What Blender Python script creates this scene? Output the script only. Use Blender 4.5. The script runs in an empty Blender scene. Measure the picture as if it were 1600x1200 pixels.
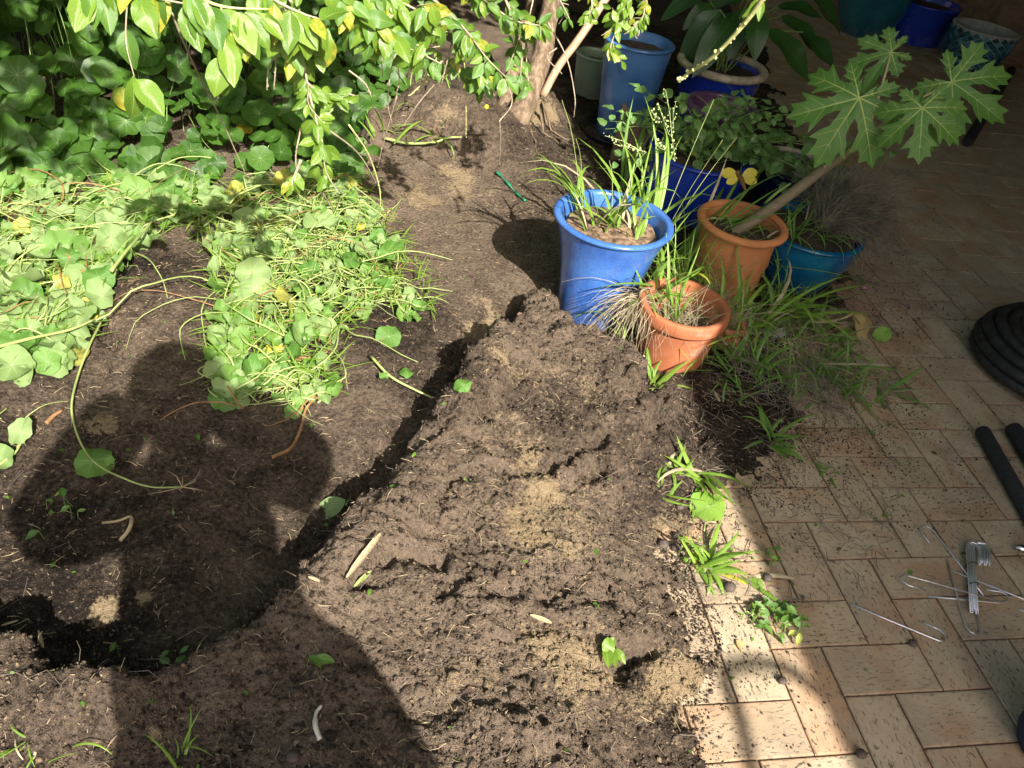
import bpy, math, random
import numpy as np
from mathutils import Vector, Matrix, noise as mnoise
from mathutils.geometry import tessellate_polygon

random.seed(11)
RNG = np.random.default_rng(5)
scene = bpy.context.scene
COL = scene.collection

# ------------------------------------------------------------------ camera
FOC, CAMH = 1300.0, 1.45


def _cray(x, y):
    v = np.array([x - 800.0, 600.0 - y, -FOC])
    return v / np.linalg.norm(v)


_va, _vb = _cray(575, -500), _cray(7900, 790)          # the two directions of the paving joints
_up = np.cross(_vb, _va)
_up /= np.linalg.norm(_up)
_fw = np.array([0, 0, -1.0])
_yy = _fw - _up * (_fw @ _up)
_yy /= np.linalg.norm(_yy)
_xx = np.cross(_yy, _up)
CR = np.array([_xx, _yy, _up])                          # camera axes -> world
CPOS = np.array([0, 0, CAMH])
cam = bpy.data.cameras.new('camera')
cam.sensor_width = 36
cam.lens = FOC / 1600 * 36
cam.clip_start, cam.clip_end = 0.03, 500
camo = bpy.data.objects.new('camera', cam)
M = Matrix([list(CR[i]) + [CPOS[i]] for i in range(3)] + [[0, 0, 0, 1]])
camo.matrix_world = M
COL.objects.link(camo)
scene.camera = camo

# ------------------------------------------------------------------ light
SUN_EL, SUN_AZ = 39.1, -28.6                            # azimuth the shadows point to, from +Y towards +X
_e, _a = math.radians(SUN_EL), math.radians(SUN_AZ)
TOSUN = Vector((-math.sin(_a) * math.cos(_e), -math.cos(_a) * math.cos(_e), math.sin(_e)))
w = bpy.data.worlds.new('World')
scene.world = w
w.use_nodes = True
nt = w.node_tree
sky = nt.nodes.new('ShaderNodeTexSky')
sky.sky_type = 'NISHITA'
sky.sun_disc = False
sky.sun_elevation = _e
sky.sun_rotation = math.atan2(TOSUN.x, TOSUN.y)
sky.dust_density = 4.0
sky.ozone_density = 0.4
nt.links.new(sky.outputs[0], nt.nodes['Background'].inputs[0])
nt.nodes['Background'].inputs[1].default_value = 0.09
sl = bpy.data.lights.new('sun', 'SUN')
sl.energy = 4.6
sl.angle = math.radians(0.53)
sl.color = (1.0, 0.945, 0.86)
so = bpy.data.objects.new('sun', sl)
so.rotation_euler = TOSUN.to_track_quat('Z', 'Y').to_euler()
so.location = (3, -6, 6)
COL.objects.link(so)
vs = scene.view_settings
vs.view_transform = 'Standard'
vs.look = 'None'
vs.gamma = 1
vs.use_curve_mapping = False
vs.exposure = 1.3
scene.cycles.max_bounces = 6
scene.cycles.transparent_max_bounces = 4


# ------------------------------------------------------------------ pixel <-> place
def px(x, y, z=0.0):
    d = CR @ _cray(x, y)
    return Vector(CPOS + d * ((z - CAMH) / d[2]))


def pxd(x, y, depth):
    v = np.array([(x - 800.0) / FOC, (600.0 - y) / FOC, -1.0]) * depth
    return Vector(CPOS + CR @ v)


def depth_of(P):
    return -(CR.T @ (np.array(P) - CPOS))[2]


def to_px(P):
    d = CR.T @ (np.array(P) - CPOS)
    return 800 + FOC * d[0] / -d[2], 600 - FOC * d[1] / -d[2]


def to_cam(P):
    return (Vector(CPOS) - Vector(P)).normalized()


# ------------------------------------------------------------------ noise on arrays
def vn(x, y, s=0):
    xi, yi = np.floor(x).astype(np.int64), np.floor(y).astype(np.int64)
    xf, yf = x - xi, y - yi

    def hh(a, b):
        n = (a * 374761393 + b * 668265263 + s * 974634777) & 0x7fffffff
        n = ((n ^ (n >> 13)) * 1274126177) & 0x7fffffff
        return ((n ^ (n >> 16)) & 0xffff) / 65535.0
    u, v = xf * xf * (3 - 2 * xf), yf * yf * (3 - 2 * yf)
    a = hh(xi, yi) * (1 - u) + hh(xi + 1, yi) * u
    b = hh(xi, yi + 1) * (1 - u) + hh(xi + 1, yi + 1) * u
    return (a * (1 - v) + b * v) * 2 - 1


def fbm(x, y, oct=4, s=0, g=0.5):
    t, a = np.zeros_like(x), 1.0
    for i in range(oct):
        t = t + a * vn(x * 2 ** i + 17.3 * i, y * 2 ** i - 9.1 * i, s + i)
        a *= g
    return t


def worley(x, y, s=0):
    """distance to the nearest feature point, and that point's own random number"""
    xi, yi = np.floor(x).astype(np.int64), np.floor(y).astype(np.int64)
    best, rid = np.full(x.shape, 9.0), np.zeros(x.shape)
    for dx in (-1, 0, 1):
        for dy in (-1, 0, 1):
            a, b = xi + dx, yi + dy
            n = (a * 374761393 + b * 668265263 + s * 974634777) & 0x7fffffff
            n = ((n ^ (n >> 13)) * 1274126177) & 0x7fffffff
            rx, ry, rr = (n & 1023) / 1023.0, ((n >> 10) & 1023) / 1023.0, ((n >> 20) & 1023) / 1023.0
            d = np.hypot(a + rx - x, b + ry - y)
            m = d < best
            best, rid = np.where(m, d, best), np.where(m, rr, rid)
    return best, rid


def sstep(a, b, x):
    t = np.clip((x - a) / (b - a), 0, 1)
    return t * t * (3 - 2 * t)


def seg_dist(X, Y, pts, closed=False):
    """distance to a polyline, and the side of the nearest segment (+1 = left of its direction)"""
    best, side = np.full(X.shape, 1e9), np.zeros(X.shape)
    n = len(pts)
    for i in range(n if closed else n - 1):
        (ax, ay), (bx, by) = pts[i][:2], pts[(i + 1) % n][:2]
        dx, dy = bx - ax, by - ay
        L = dx * dx + dy * dy + 1e-12
        t = np.clip(((X - ax) * dx + (Y - ay) * dy) / L, 0, 1)
        ex, ey = X - ax - t * dx, Y - ay - t * dy
        d = np.sqrt(ex * ex + ey * ey)
        m = d < best
        best = np.where(m, d, best)
        side = np.where(m, np.sign(dx * (Y - ay) - dy * (X - ax)), side)
    return best, side


def inside(X, Y, pts):
    c = np.zeros(X.shape, bool)
    n = len(pts)
    for i in range(n):
        (ax, ay), (bx, by) = pts[i][:2], pts[(i + 1) % n][:2]
        cond = ((ay > Y) != (by > Y)) & (X < (bx - ax) * (Y - ay) / (by - ay + 1e-12) + ax)
        c ^= cond
    return c


def poly_px(l):
    return [tuple(px(x, y)[:2]) for x, y in l]


# ------------------------------------------------------------------ objects
def tag(o, label=None, cat=None, group=None, kind=None):
    if label:
        o['label'] = label
    if cat:
        o['category'] = cat
    if group:
        o['group'] = group
    if kind:
        o['kind'] = kind
    return o


def thing(name, loc, label, cat, group=None):
    o = bpy.data.objects.new(name, None)
    o.empty_display_size = 0.05
    o.location = loc
    COL.objects.link(o)
    return tag(o, label, cat, group)


def mesh(name, V, F, mat=None, smooth=True, uv=None, attrs=None):
    me = bpy.data.meshes.new(name)
    if isinstance(V, np.ndarray) and isinstance(F, np.ndarray):
        n, k = F.shape
        me.vertices.add(len(V))
        me.vertices.foreach_set('co', V.astype(np.float32).ravel())
        me.loops.add(n * k)
        me.loops.foreach_set('vertex_index', F.astype(np.int32).ravel())
        me.polygons.add(n)
        me.polygons.foreach_set('loop_start', np.arange(0, n * k, k, dtype=np.int32))
        me.update(calc_edges=True)
    else:
        me.from_pydata([tuple(v) for v in V], [], [tuple(f) for f in F])
    if smooth:
        me.polygons.foreach_set('use_smooth', [True] * len(me.polygons))
    if uv is not None:
        lay = me.uv_layers.new(name='UVMap')
        idx = np.empty(len(me.loops), np.int32)
        me.loops.foreach_get('vertex_index', idx)
        lay.data.foreach_set('uv', np.asarray(uv, np.float32)[idx].ravel())
    for k, v in (attrs or {}).items():
        at = me.attributes.new(k, 'FLOAT', 'POINT')
        at.data.foreach_set('value', np.asarray(v, np.float32))
    if mat:
        me.materials.append(mat)
    me.update()
    return me


def wloc(o):
    """world place of an unrotated thing or part"""
    v = Vector((0, 0, 0))
    while o:
        v += o.location
        o = o.parent
    return v


def obj(name, me, parent=None, loc=None, mtx=None):
    o = bpy.data.objects.new(name, me)
    if mtx is not None:
        o.matrix_basis = Matrix.Translation(-wloc(parent)) @ mtx if parent else mtx
    elif loc is not None:
        o.location = loc
    if parent:
        o.parent = parent
    COL.objects.link(o)
    return o


class MB:
    """gathers pieces of one mesh (quads and triangles) with uv"""
    def __init__(s):
        s.v, s.f, s.uv = [], [], []

    def add(s, V, F, UV=None):
        b = len(s.v)
        s.v += [tuple(p) for p in V]
        s.f += [tuple(i + b for i in q) for q in F]
        s.uv += [tuple(u) for u in UV] if UV is not None else [(0, 0)] * len(V)
        return s

    def tube(s, pts, r, n=6, cap=True):
        pts = [Vector(p) for p in pts]
        m = len(pts)
        rr = r if isinstance(r, (list, tuple)) else [r] * m
        V, F, U = [], [], []
        t0 = (pts[1] - pts[0]).normalized()
        nrm = t0.orthogonal().normalized()
        for i, p in enumerate(pts):
            t = (pts[min(i + 1, m - 1)] - pts[max(i - 1, 0)]).normalized()
            nrm = (nrm - t * nrm.dot(t))
            nrm = nrm.normalized() if nrm.length > 1e-6 else t.orthogonal().normalized()
            bn = t.cross(nrm)
            for k in range(n):
                a = 2 * math.pi * k / n
                V.append(p + (nrm * math.cos(a) + bn * math.sin(a)) * rr[i])
                U.append((k / n, i / max(1, m - 1)))
        for i in range(m - 1):
            for k in range(n):
                F.append((i * n + k, i * n + (k + 1) % n, (i + 1) * n + (k + 1) % n, (i + 1) * n + k))
        if cap:
            F.append(tuple(range(n))[::-1])
            F.append(tuple((m - 1) * n + k for k in range(n)))
        return s.add(V, F, U)

    def lathe(s, prof, n=40, c=(0, 0, 0), wob=0.0):
        V, F, U = [], [], []
        m = len(prof)
        for i, (r, z) in enumerate(prof):
            for k in range(n):
                a = 2 * math.pi * k / n
                V.append((c[0] + r * math.cos(a), c[1] + r * math.sin(a), c[2] + z))
                U.append((k / n, i / m))
        for i in range(m - 1):
            for k in range(n):
                F.append((i * n + k, i * n + (k + 1) % n, (i + 1) * n + (k + 1) % n, (i + 1) * n + k))
        return s.add(V, F, U)

    def box(s, lo, hi, mtx=None):
        V = [Vector((x, y, z)) for z in (lo[2], hi[2]) for y in (lo[1], hi[1]) for x in (lo[0], hi[0])]
        if mtx:
            V = [mtx @ v for v in V]
        return s.add(V, [(0, 2, 3, 1), (4, 5, 7, 6), (0, 1, 5, 4), (2, 6, 7, 3), (0, 4, 6, 2), (1, 3, 7, 5)])

    def ball(s, c, r, n=8, sq=(1, 1, 1)):
        V, F = [], []
        for i in range(n // 2 + 1):
            th = math.pi * i / (n // 2)
            for k in range(n):
                a = 2 * math.pi * k / n
                V.append((c[0] + sq[0] * r * math.sin(th) * math.cos(a), c[1] + sq[1] * r * math.sin(th) * math.sin(a), c[2] + sq[2] * r * math.cos(th)))
        for i in range(n // 2):
            for k in range(n):
                F.append((i * n + k, (i + 1) * n + k, (i + 1) * n + (k + 1) % n, i * n + (k + 1) % n))
        return s.add(V, F)

    def build(s, name, mat, parent=None, loc=None, smooth=True):
        off = Vector(loc) if loc is not None else (wloc(parent) if parent else None)
        V = s.v if off is None else [tuple(Vector(p) - off) for p in s.v]
        me = mesh(name, V, s.f, mat, smooth, s.uv)
        o = obj(name, me, parent)
        if off is not None and parent is None:
            o.location = off
        return o


def smooth_path(pts, k=6):
    """Catmull-Rom through the points"""
    P = [Vector(p) for p in pts]
    P = [P[0] * 2 - P[1]] + P + [P[-1] * 2 - P[-2]]
    out = []
    for i in range(1, len(P) - 2):
        a, b, c, d = P[i - 1:i + 3]
        for j in range(k):
            t = j / k
            out.append(0.5 * ((2 * b) + (c - a) * t + (2 * a - 5 * b + 4 * c - d) * t * t + (3 * b - a - 3 * c + d) * t ** 3))
    out.append(P[-2])
    return out


def frame(pos, n, d, s=1.0):
    """matrix with local Z = n, local Y = d made square to it"""
    n = Vector(n).normalized()
    d = Vector(d)
    d = d - n * d.dot(n)
    d = d.normalized() if d.length > 1e-5 else n.orthogonal().normalized()
    x = d.cross(n)
    sx, sy, sz = (s, s, s) if not isinstance(s, (tuple, list)) else s
    return Matrix(((x.x * sx, d.x * sy, n.x * sz, pos[0]), (x.y * sx, d.y * sy, n.y * sz, pos[1]), (x.z * sx, d.z * sy, n.z * sz, pos[2]), (0, 0, 0, 1)))


def rv(s=1.0):
    return Vector((random.uniform(-s, s), random.uniform(-s, s), random.uniform(-s, s)))


def U(a, b):
    return random.uniform(a, b)


def join_copies(me_v, me_f, me_uv, mats):
    """many copies of one small mesh in one array"""
    V0 = np.array(me_v, float)
    V0 = np.c_[V0, np.ones(len(V0))]
    Ms = np.array([[list(r) for r in m] for m in mats])
    V = np.einsum('nij,vj->nvi', Ms, V0)[..., :3]
    k = len(V0)
    b = (np.arange(len(mats)) * k)[:, None, None]
    F = (np.array(me_f)[None] + b).reshape(-1, len(me_f[0]))
    UVs = np.tile(np.array(me_uv), (len(mats), 1))
    return V.reshape(-1, 3), F, UVs


# ------------------------------------------------------------------ materials
class NT:
    def __init__(s, name):
        s.m = bpy.data.materials.new(name)
        s.m.use_nodes = True
        s.t = s.m.node_tree
        s.b = s.t.nodes['Principled BSDF']
        s.out = s.t.nodes['Material Output']

    def n(s, typ, **kw):
        nd = s.t.nodes.new('ShaderNode' + typ)
        for k, v in kw.items():
            if k.startswith('i_'):
                key = k[2:]
                key = int(key) if key.isdigit() else key
                s.set(nd.inputs[key], v)
            else:
                setattr(nd, k, v)
        return nd

    def set(s, inp, v):
        if hasattr(v, 'is_output') or isinstance(v, bpy.types.NodeSocket):
            s.t.links.new(v, inp)
        elif isinstance(v, (tuple, list)) and len(v) == 3 and inp.type == 'RGBA':
            inp.default_value = (*v, 1)
        else:
            inp.default_value = v

    def math(s, op, a, b=0.0, c=0.0, clamp=False):
        nd = s.n('Math', operation=op, use_clamp=clamp)
        s.set(nd.inputs[0], a)
        s.set(nd.inputs[1], b)
        s.set(nd.inputs[2], c)
        return nd.outputs[0]

    def mix(s, f, a, b, blend='MIX'):
        nd = s.n('Mix', data_type='RGBA', blend_type=blend)
        s.set(nd.inputs[0], f)
        s.set(nd.inputs[6], a)
        s.set(nd.inputs[7], b)
        return nd.outputs[2]

    def ramp(s, f, lo, hi):
        return s.n('MapRange', interpolation_type='SMOOTHSTEP', i_0=f, i_1=lo, i_2=hi).outputs[0]

    def noise(s, vec, scale, detail=3, rough=0.55, dist=0.0):
        return s.n('TexNoise', i_Vector=vec, i_Scale=scale, i_Detail=detail, i_Roughness=rough, i_Distortion=dist).outputs[0]

    def coord(s, k='Object'):
        return s.n('TexCoord').outputs[k]

    def mapped(s, vec, scale=(1, 1, 1), loc=(0, 0, 0)):
        return s.n('Mapping', i_Vector=vec, i_Scale=scale, i_Location=loc).outputs[0]

    def rnd(s):
        """a random number for each object or loose piece"""
        a = s.n('ObjectInfo').outputs['Random']
        b = s.n('NewGeometry').outputs['Random Per Island']
        return s.math('FRACT', s.math('ADD', a, b))

    def bump(s, h, strength=0.5, dist=0.01, normal=None):
        nd = s.n('Bump', i_Strength=strength, i_Distance=dist, i_Height=h)
        if normal is not None:
            s.set(nd.inputs['Normal'], normal)
        return nd.outputs[0]

    def fin(s, col=None, rough=None, normal=None, spec=None, **kw):
        if col is not None:
            s.set(s.b.inputs['Base Color'], col)
        if rough is not None:
            s.set(s.b.inputs['Roughness'], rough)
        if normal is not None:
            s.set(s.b.inputs['Normal'], normal)
        if spec is not None:
            s.set(s.b.inputs['Specular IOR Level'], spec)
        for k, v in kw.items():
            s.set(s.b.inputs[k.replace('_', ' ')], v)
        return s.m


def leaf_mat(name, c1, c2, vein=None, style='mid', rough=0.42, transl=0.3, yellow=0.0, ycol=(0.55, 0.42, 0.04), spec=0.5, spots=None, tcol=None):
    t = NT(name)
    uv = t.coord('UV')
    r = t.rnd()
    col = t.mix(r, c1, c2)
    nz = t.noise(t.coord('Object'), 30, 3)
    col = t.mix(t.ramp(nz, 0.35, 0.75), col, t.mix(0.5, col, c2))
    if yellow > 0:
        k = t.math('GREATER_THAN', t.math('FRACT', t.math('MULTIPLY', r, 7.31)), 1 - yellow)
        e = t.ramp(t.noise(t.coord('Object'), 5, 2), 0.25, 0.75)
        col = t.mix(t.math('MULTIPLY', k, e), col, ycol)
    sx = t.n('SeparateXYZ', i_0=uv)
    u, v = sx.outputs[0], sx.outputs[1]
    h = None
    if vein:
        if style == 'mid':
            a = t.math('ABSOLUTE', t.math('SUBTRACT', u, 0.5))
            mid = t.ramp(a, 0.035, 0.012)
            side = t.math('ABSOLUTE', t.math('SUBTRACT', t.math('FRACT', t.math('MULTIPLY', t.math('SUBTRACT', v, t.math('MULTIPLY', a, 0.55)), 9)), 0.5))
            sd = t.math('MULTIPLY', t.ramp(side, 0.10, 0.03), 0.45)
            vv = t.math('MAXIMUM', mid, sd)
        elif style == 'grass':
            vv = t.ramp(t.math('ABSOLUTE', t.math('SUBTRACT', u, 0.5)), 0.10, 0.03)
        else:                                                    # radial veins of a round leaf
            du, dv = t.math('SUBTRACT', u, 0.5), t.math('SUBTRACT', v, 0.47)
            rad = t.math('SQRT', t.math('ADD', t.math('MULTIPLY', du, du), t.math('MULTIPLY', dv, dv)))
            an = t.math('ARCTAN2', du, dv)
            fr = t.math('ABSOLUTE', t.math('SUBTRACT', t.math('FRACT', t.math('MULTIPLY', an, 9 / 6.2832)), 0.5))
            wd = t.math('MULTIPLY', fr, rad)
            line = t.math('MULTIPLY', t.ramp(wd, 0.011, 0.003), t.ramp(rad, 0.46, 0.1))
            vv = t.math('MAXIMUM', line, t.ramp(rad, 0.035, 0.015))
        col = t.mix(t.math('MULTIPLY', vv, 0.6), col, vein)
        h = vv
    if spots:
        sp = t.ramp(t.n('TexVoronoi', i_Vector=t.coord('Object'), i_Scale=spots[1]).outputs[0], 0.33, 0.2)
        col = t.mix(t.math('MULTIPLY', sp, 0.8), col, spots[0])
    nrm = t.bump(t.math('ADD', t.noise(t.coord('Object'), 160, 2), t.math('MULTIPLY', h, -0.7) if h is not None else 0.0), 0.25, 0.004)
    t.fin(col, rough, nrm, spec)
    tr = t.n('BsdfTranslucent')
    t.set(tr.inputs[0], t.mix(0.55, col, tcol or (0.30, 0.50, 0.03)))
    t.set(tr.inputs['Normal'], nrm)
    mx = t.n('MixShader')
    mx.inputs[0].default_value = transl
    t.t.links.new(t.b.outputs[0], mx.inputs[1])
    t.t.links.new(tr.outputs[0], mx.inputs[2])
    t.t.links.new(mx.outputs[0], t.out.inputs[0])
    return t.m


def plain(name, col, rough=0.6, var=0.25, scale=25, bump=0.2, metallic=0.0, **kw):
    t = NT(name)
    o = t.coord('Object')
    n = t.noise(o, scale, 5)
    c = t.mix(t.ramp(n, 0.3, 0.7), tuple(x * (1 - var) for x in col), tuple(min(1, x * (1 + var)) for x in col))
    t.b.inputs['Metallic'].default_value = metallic
    return t.fin(c, rough, t.bump(t.noise(o, scale * 6, 3), bump, 0.003), **kw)


def glaze(name, c1, c2, speck=0.35, rough=0.18, dirt=0.35):
    t = NT(name)
    o = t.coord('Object')
    n = t.noise(o, 9, 5, 0.6)
    c = t.mix(t.ramp(n, 0.3, 0.72), c1, c2)
    st = t.noise(t.mapped(o, (14, 14, 1.5)), 3, 4)
    c = t.mix(t.math('MULTIPLY', t.ramp(st, 0.55, 0.8), 0.4), c, c2)
    f = t.noise(o, 260, 2)
    c = t.mix(t.math('MULTIPLY', t.ramp(f, 0.52, 0.72), speck), c, tuple(x * 0.35 for x in c1))
    zz = t.n('SeparateXYZ', i_0=o).outputs[2]
    d = t.ramp(t.math('ADD', t.noise(t.mapped(o, (1, 1, 0.6)), 11, 8, 0.75), t.math('MULTIPLY', t.ramp(zz, 0.16, 0.0), 0.22)), 0.55, 0.74)
    sc = t.ramp(t.noise(t.mapped(o, (3, 3, 22)), 14, 3, 0.6), 0.66, 0.70)
    c = t.mix(t.math('MULTIPLY', sc, 0.35), c, tuple(min(1, x * 1.8 + 0.06) for x in c2))
    c = t.mix(t.math('MULTIPLY', d, dirt), c, (0.16, 0.13, 0.10))
    rg = t.math('ADD', rough, t.math('MULTIPLY', d, 0.35))
    return t.fin(c, rg, t.bump(t.math('ADD', n, t.math('MULTIPLY', f, 0.15)), 0.12, 0.01), Coat_Weight=0.4, Coat_Roughness=0.12)
# ------------------------------------------------------------------ the lie of the land
EDGE = poly_px([(1080, 1700), (1075, 1200), (1095, 1100), (1115, 1010), (1065, 940), (1045, 870), (1085, 800), (1165, 772), (1212, 745), (1232, 690),
                (1240, 640), (1238, 570), (1272, 500), (1312, 460), (1312, 400), (1305, 330), (1290, 250), (1235, 200), (1210, 120), (1200, 50), (1190, -60), (1180, -170)])
_ML = [(-300, 1500), (-250, 940), (-100, 960), (0, 990), (90, 1018), (160, 1064), (250, 1062), (380, 990), (480, 893), (520, 832), (600, 738), (660, 662), (712, 592), (762, 522),
       (812, 468), (838, 446), (866, 470), (885, 512), (930, 540), (1000, 556), (1010, 612), (1076, 626), (1095, 700), (1062, 760), (1052, 850),
       (1078, 920), (1108, 1000), (1085, 1100), (1068, 1230), (1060, 1500)]
MOUND = [tuple(px(x, y, 0.07 if 2 <= k <= 15 else 0.03 if k <= 21 else 0.0)[:2]) for k, (x, y) in enumerate(_ML)]
CRACKS = [([(690, 812), (745, 785), (800, 782), (860, 768), (905, 742), (935, 715)], 0.030, 0.016), ([(545, 905), (575, 870), (600, 880)], 0.03, 0.014),
          ([(575, 975), (620, 928), (690, 925)], 0.055, 0.022), ([(690, 965), (735, 950), (775, 975)], 0.06, 0.024), ([(955, 1085), (965, 1055), (1005, 1038)], 0.055, 0.018),
          ([(905, 930), (990, 925), (1020, 912)], 0.03, 0.012), ([(700, 1160), (770, 1150), (850, 1175)], 0.022, 0.013), ([(1020, 590), (1030, 660), (1010, 700)], 0.05, 0.018),
          ([(560, 1085), (640, 1160), (690, 1165)], 0.02, 0.014), ([(840, 975), (880, 1000), (940, 960)], 0.02, 0.016), ([(770, 568), (810, 575), (830, 600)], 0.03, 0.016),
          ([(905, 520), (890, 545)], 0.03, 0.016), ([(930, 770), (900, 790), (870, 800)], 0.03, 0.013), ([(1075, 640), (1085, 700)], 0.04, 0.016),
          ([(150, 505), (172, 540), (198, 578)], 0.06, 0.03), ([(720, 245), (750, 262), (745, 285)], 0.015, 0.01), ([(640, 500), (655, 470), (660, 440)], 0.012, 0.008), ([(800, 310), (830, 345), (810, 350)], 0.015, 0.01),
          ([(600, 700), (560, 760), (520, 800)], 0.012, 0.01), ([(430, 880), (400, 900), (330, 915)], 0.015, 0.015), ([(700, 690), (690, 720), (640, 760)], 0.02, 0.012)]
BUMPS = [((715, 225), 0.19, 0.24, 0.18), ((640, 205), 0.09, 0.11, 0.10), ((585, 230), 0.13, 0.05, 0.06), ((825, 190), 0.16, 0.14, 0.15), ((770, 180), 0.08, 0.12, 0.1), ((255, 470), 0.055, 0.16, 0.2),
         ((20, 620), 0.04, 0.12, 0.12), ((560, 600), 0.03, 0.25, 0.2), ((800, 260), 0.06, 0.18, 0.22)]
CRK = [(poly_px(p), a, b) for p, a, b in CRACKS]
BMP = [(px(*c), a, rx, ry) for c, a, rx, ry in BUMPS]


def edge_d(X, Y):
    d, s = seg_dist(X, Y, EDGE)
    return d * np.where(s == 0, 1, s)


def mound_d(X, Y):
    d, _ = seg_dist(X, Y, MOUND, True)
    return np.where(inside(X, Y, MOUND), d, -d)


def H(X, Y, full=False):
    X, Y = np.asarray(X, float), np.asarray(Y, float)
    jx = 0.018 * fbm(X * 14, Y * 14, 3, 3) + 0.009 * fbm(X * 48, Y * 48, 2, 33)
    jy = 0.018 * fbm(X * 14, Y * 14, 3, 8) + 0.009 * fbm(X * 48, Y * 48, 2, 38)
    X2, Y2 = X + jx, Y + jy
    de = edge_d(X2, Y2) + (0.045 + 0.02 * sstep(1.5, 1.9, Y)) * fbm(X * 9, Y * 9, 4, 21) + 0.022 * fbm(X * 55, Y * 55, 3, 23)
    md = mound_d(X2, Y2)
    wid = 0.30 - 0.262 * sstep(0.15, 0.5, de)
    m = np.clip(md / wid, 0, 1)
    m = m * m * (3 - 2 * m)
    z = 0.014 + 0.010 * fbm(X * 3, Y * 3, 3, 5) + 0.0032 * fbm(X * 22, Y * 22, 4, 31)
    big = fbm(X * 3.6, Y * 3.6, 4, 40)
    w1, r1 = worley(X2 * 13, Y2 * 13, 1)
    w2, r2 = worley(X2 * 34 + jx * 60, Y2 * 34, 2)
    w3, r3 = worley(X * 85, Y * 85 + jy * 90, 3)
    lump = np.clip(1 - 1.9 * w1 * w1, 0, 1) * np.clip(r1 - 0.45, 0, 1) * 1.8
    clod = np.clip(1 - 1.8 * w2 * w2, 0, 1) * np.clip(r2 - 0.3, 0, 1) * 1.4
    crumb = np.clip(1 - 1.6 * w3 * w3, 0, 1) * r3
    patch = sstep(-0.5, 0.6, fbm(X * 2.2, Y * 2.2, 3, 111))
    fine = fbm(X * 110, Y * 110, 2, 70)
    z = z + m * (0.086 - 0.03 * sstep(1.6, 2.15, Y) + 0.024 * big + 0.026 * lump * patch + 0.013 * clod * (0.4 + 0.6 * patch) + 0.005 * crumb) + (1 - m) * (0.0035 * clod + 0.0025 * crumb) + 0.0016 * fine
    z = z + 0.045 * np.exp(-(md - 0.075) ** 2 / 0.0042) * sstep(0.35, 0.6, de) * sstep(2.0, 1.75, Y) * (0.6 + 0.8 * patch)
    z = z - 0.06 * np.exp(-(md + 0.034) ** 2 / 0.0038) * sstep(0.3, 0.6, de) * (0.5 + 0.5 * sstep(-0.4, 0.4, fbm(X * 9, Y * 9, 2, 120)))
    for c, a, rx, ry in BMP:
        z = z + a * np.exp(-((X2 - c.x) / rx) ** 2 - ((Y2 - c.y) / ry) ** 2) * (1 + 0.25 * lump)
    for p, a, wd in CRK:
        d, s = seg_dist(X2, Y2, p)
        rag = 0.35 + 0.65 * sstep(-0.3, 0.35, fbm(X * 16, Y * 16, 2, 130))
        z = z - a * rag * np.exp(-(d / wd) ** 2) + 0.22 * a * rag * np.exp(-((d - 2.0 * wd) / (1.2 * wd)) ** 2)
    k = sstep(-0.035, 0.05, de)
    z = z * k - 0.04 * (1 - k)
    return (z, m, de, big) if full else z


_HX = np.arange(-3.6, 3.6, 0.012)
_HY = np.arange(-0.4, 6.4, 0.012)
_HG = H(*np.meshgrid(_HX, _HY))


def hs(x, y):
    """height of the soil, read off a table"""
    fx, fy = (x + 3.6) / 0.012, (y + 0.4) / 0.012
    i, j = int(fx), int(fy)
    if not (0 <= i < len(_HX) - 1 and 0 <= j < len(_HY) - 1):
        return 0.0
    u, v = fx - i, fy - j
    return float((_HG[j, i] * (1 - u) + _HG[j, i + 1] * u) * (1 - v) + (_HG[j + 1, i] * (1 - u) + _HG[j + 1, i + 1] * u) * v)


def pxs(x, y, dz=0.0):
    z = 0.0
    for _ in range(5):
        P = px(x, y, z)
        z = 0.5 * z + 0.5 * (max(hs(P.x, P.y), 0.0) + dz)
    return Vector((P.x, P.y, max(hs(P.x, P.y), 0.0) + dz))


# soil and paving materials
def soil_material():
    t = NT('soil')
    o = t.coord('Object')
    sand = t.n('Attribute', attribute_name='sand').outputs['Fac']
    dry = t.n('Attribute', attribute_name='dry').outputs['Fac']
    n1, n2, n3 = t.noise(o, 14, 6, 0.65), t.noise(o, 95, 4, 0.6), t.noise(o, 420, 3, 0.6)
    dark, mid = (0.0145, 0.0105, 0.0082), (0.235, 0.174, 0.125)
    f = t.math('ADD', t.math('MULTIPLY', n1, 0.5), t.math('MULTIPLY', n2, 0.55))
    f = t.math('ADD', f, t.math('MULTIPLY', dry, 0.34))
    c = t.mix(t.ramp(f, 0.47, 0.98), dark, mid)
    sm = t.math('ADD', sand, t.math('MULTIPLY', t.math('SUBTRACT', n2, 0.5), 1.3))
    sm = t.math('ADD', sm, t.math('MULTIPLY', t.math('SUBTRACT', n1, 0.5), 1.2))
    sc = t.mix(n3, (0.42, 0.31, 0.175), (0.33, 0.25, 0.155))
    c = t.mix(t.math('MULTIPLY', t.ramp(sm, 0.48, 0.86), 0.85), c, sc)
    fl = t.ramp(t.noise(t.mapped(o, (1, 2.2, 1)), 520, 2, 0.5), 0.62, 0.72)          # pale grit and chaff
    c = t.mix(t.math('MULTIPLY', fl, 0.55), c, (0.40, 0.31, 0.21))
    bl = t.ramp(n3, 0.46, 0.28)
    c = t.mix(t.math('MULTIPLY', bl, 0.6), c, (0.020, 0.014, 0.010))
    hgt = t.math('ADD', t.math('MULTIPLY', n2, 1.0), t.math('MULTIPLY', n3, 0.45))
    return t.fin(c, 0.95, t.bump(hgt, 1.0, 0.018), 0.15)


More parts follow.
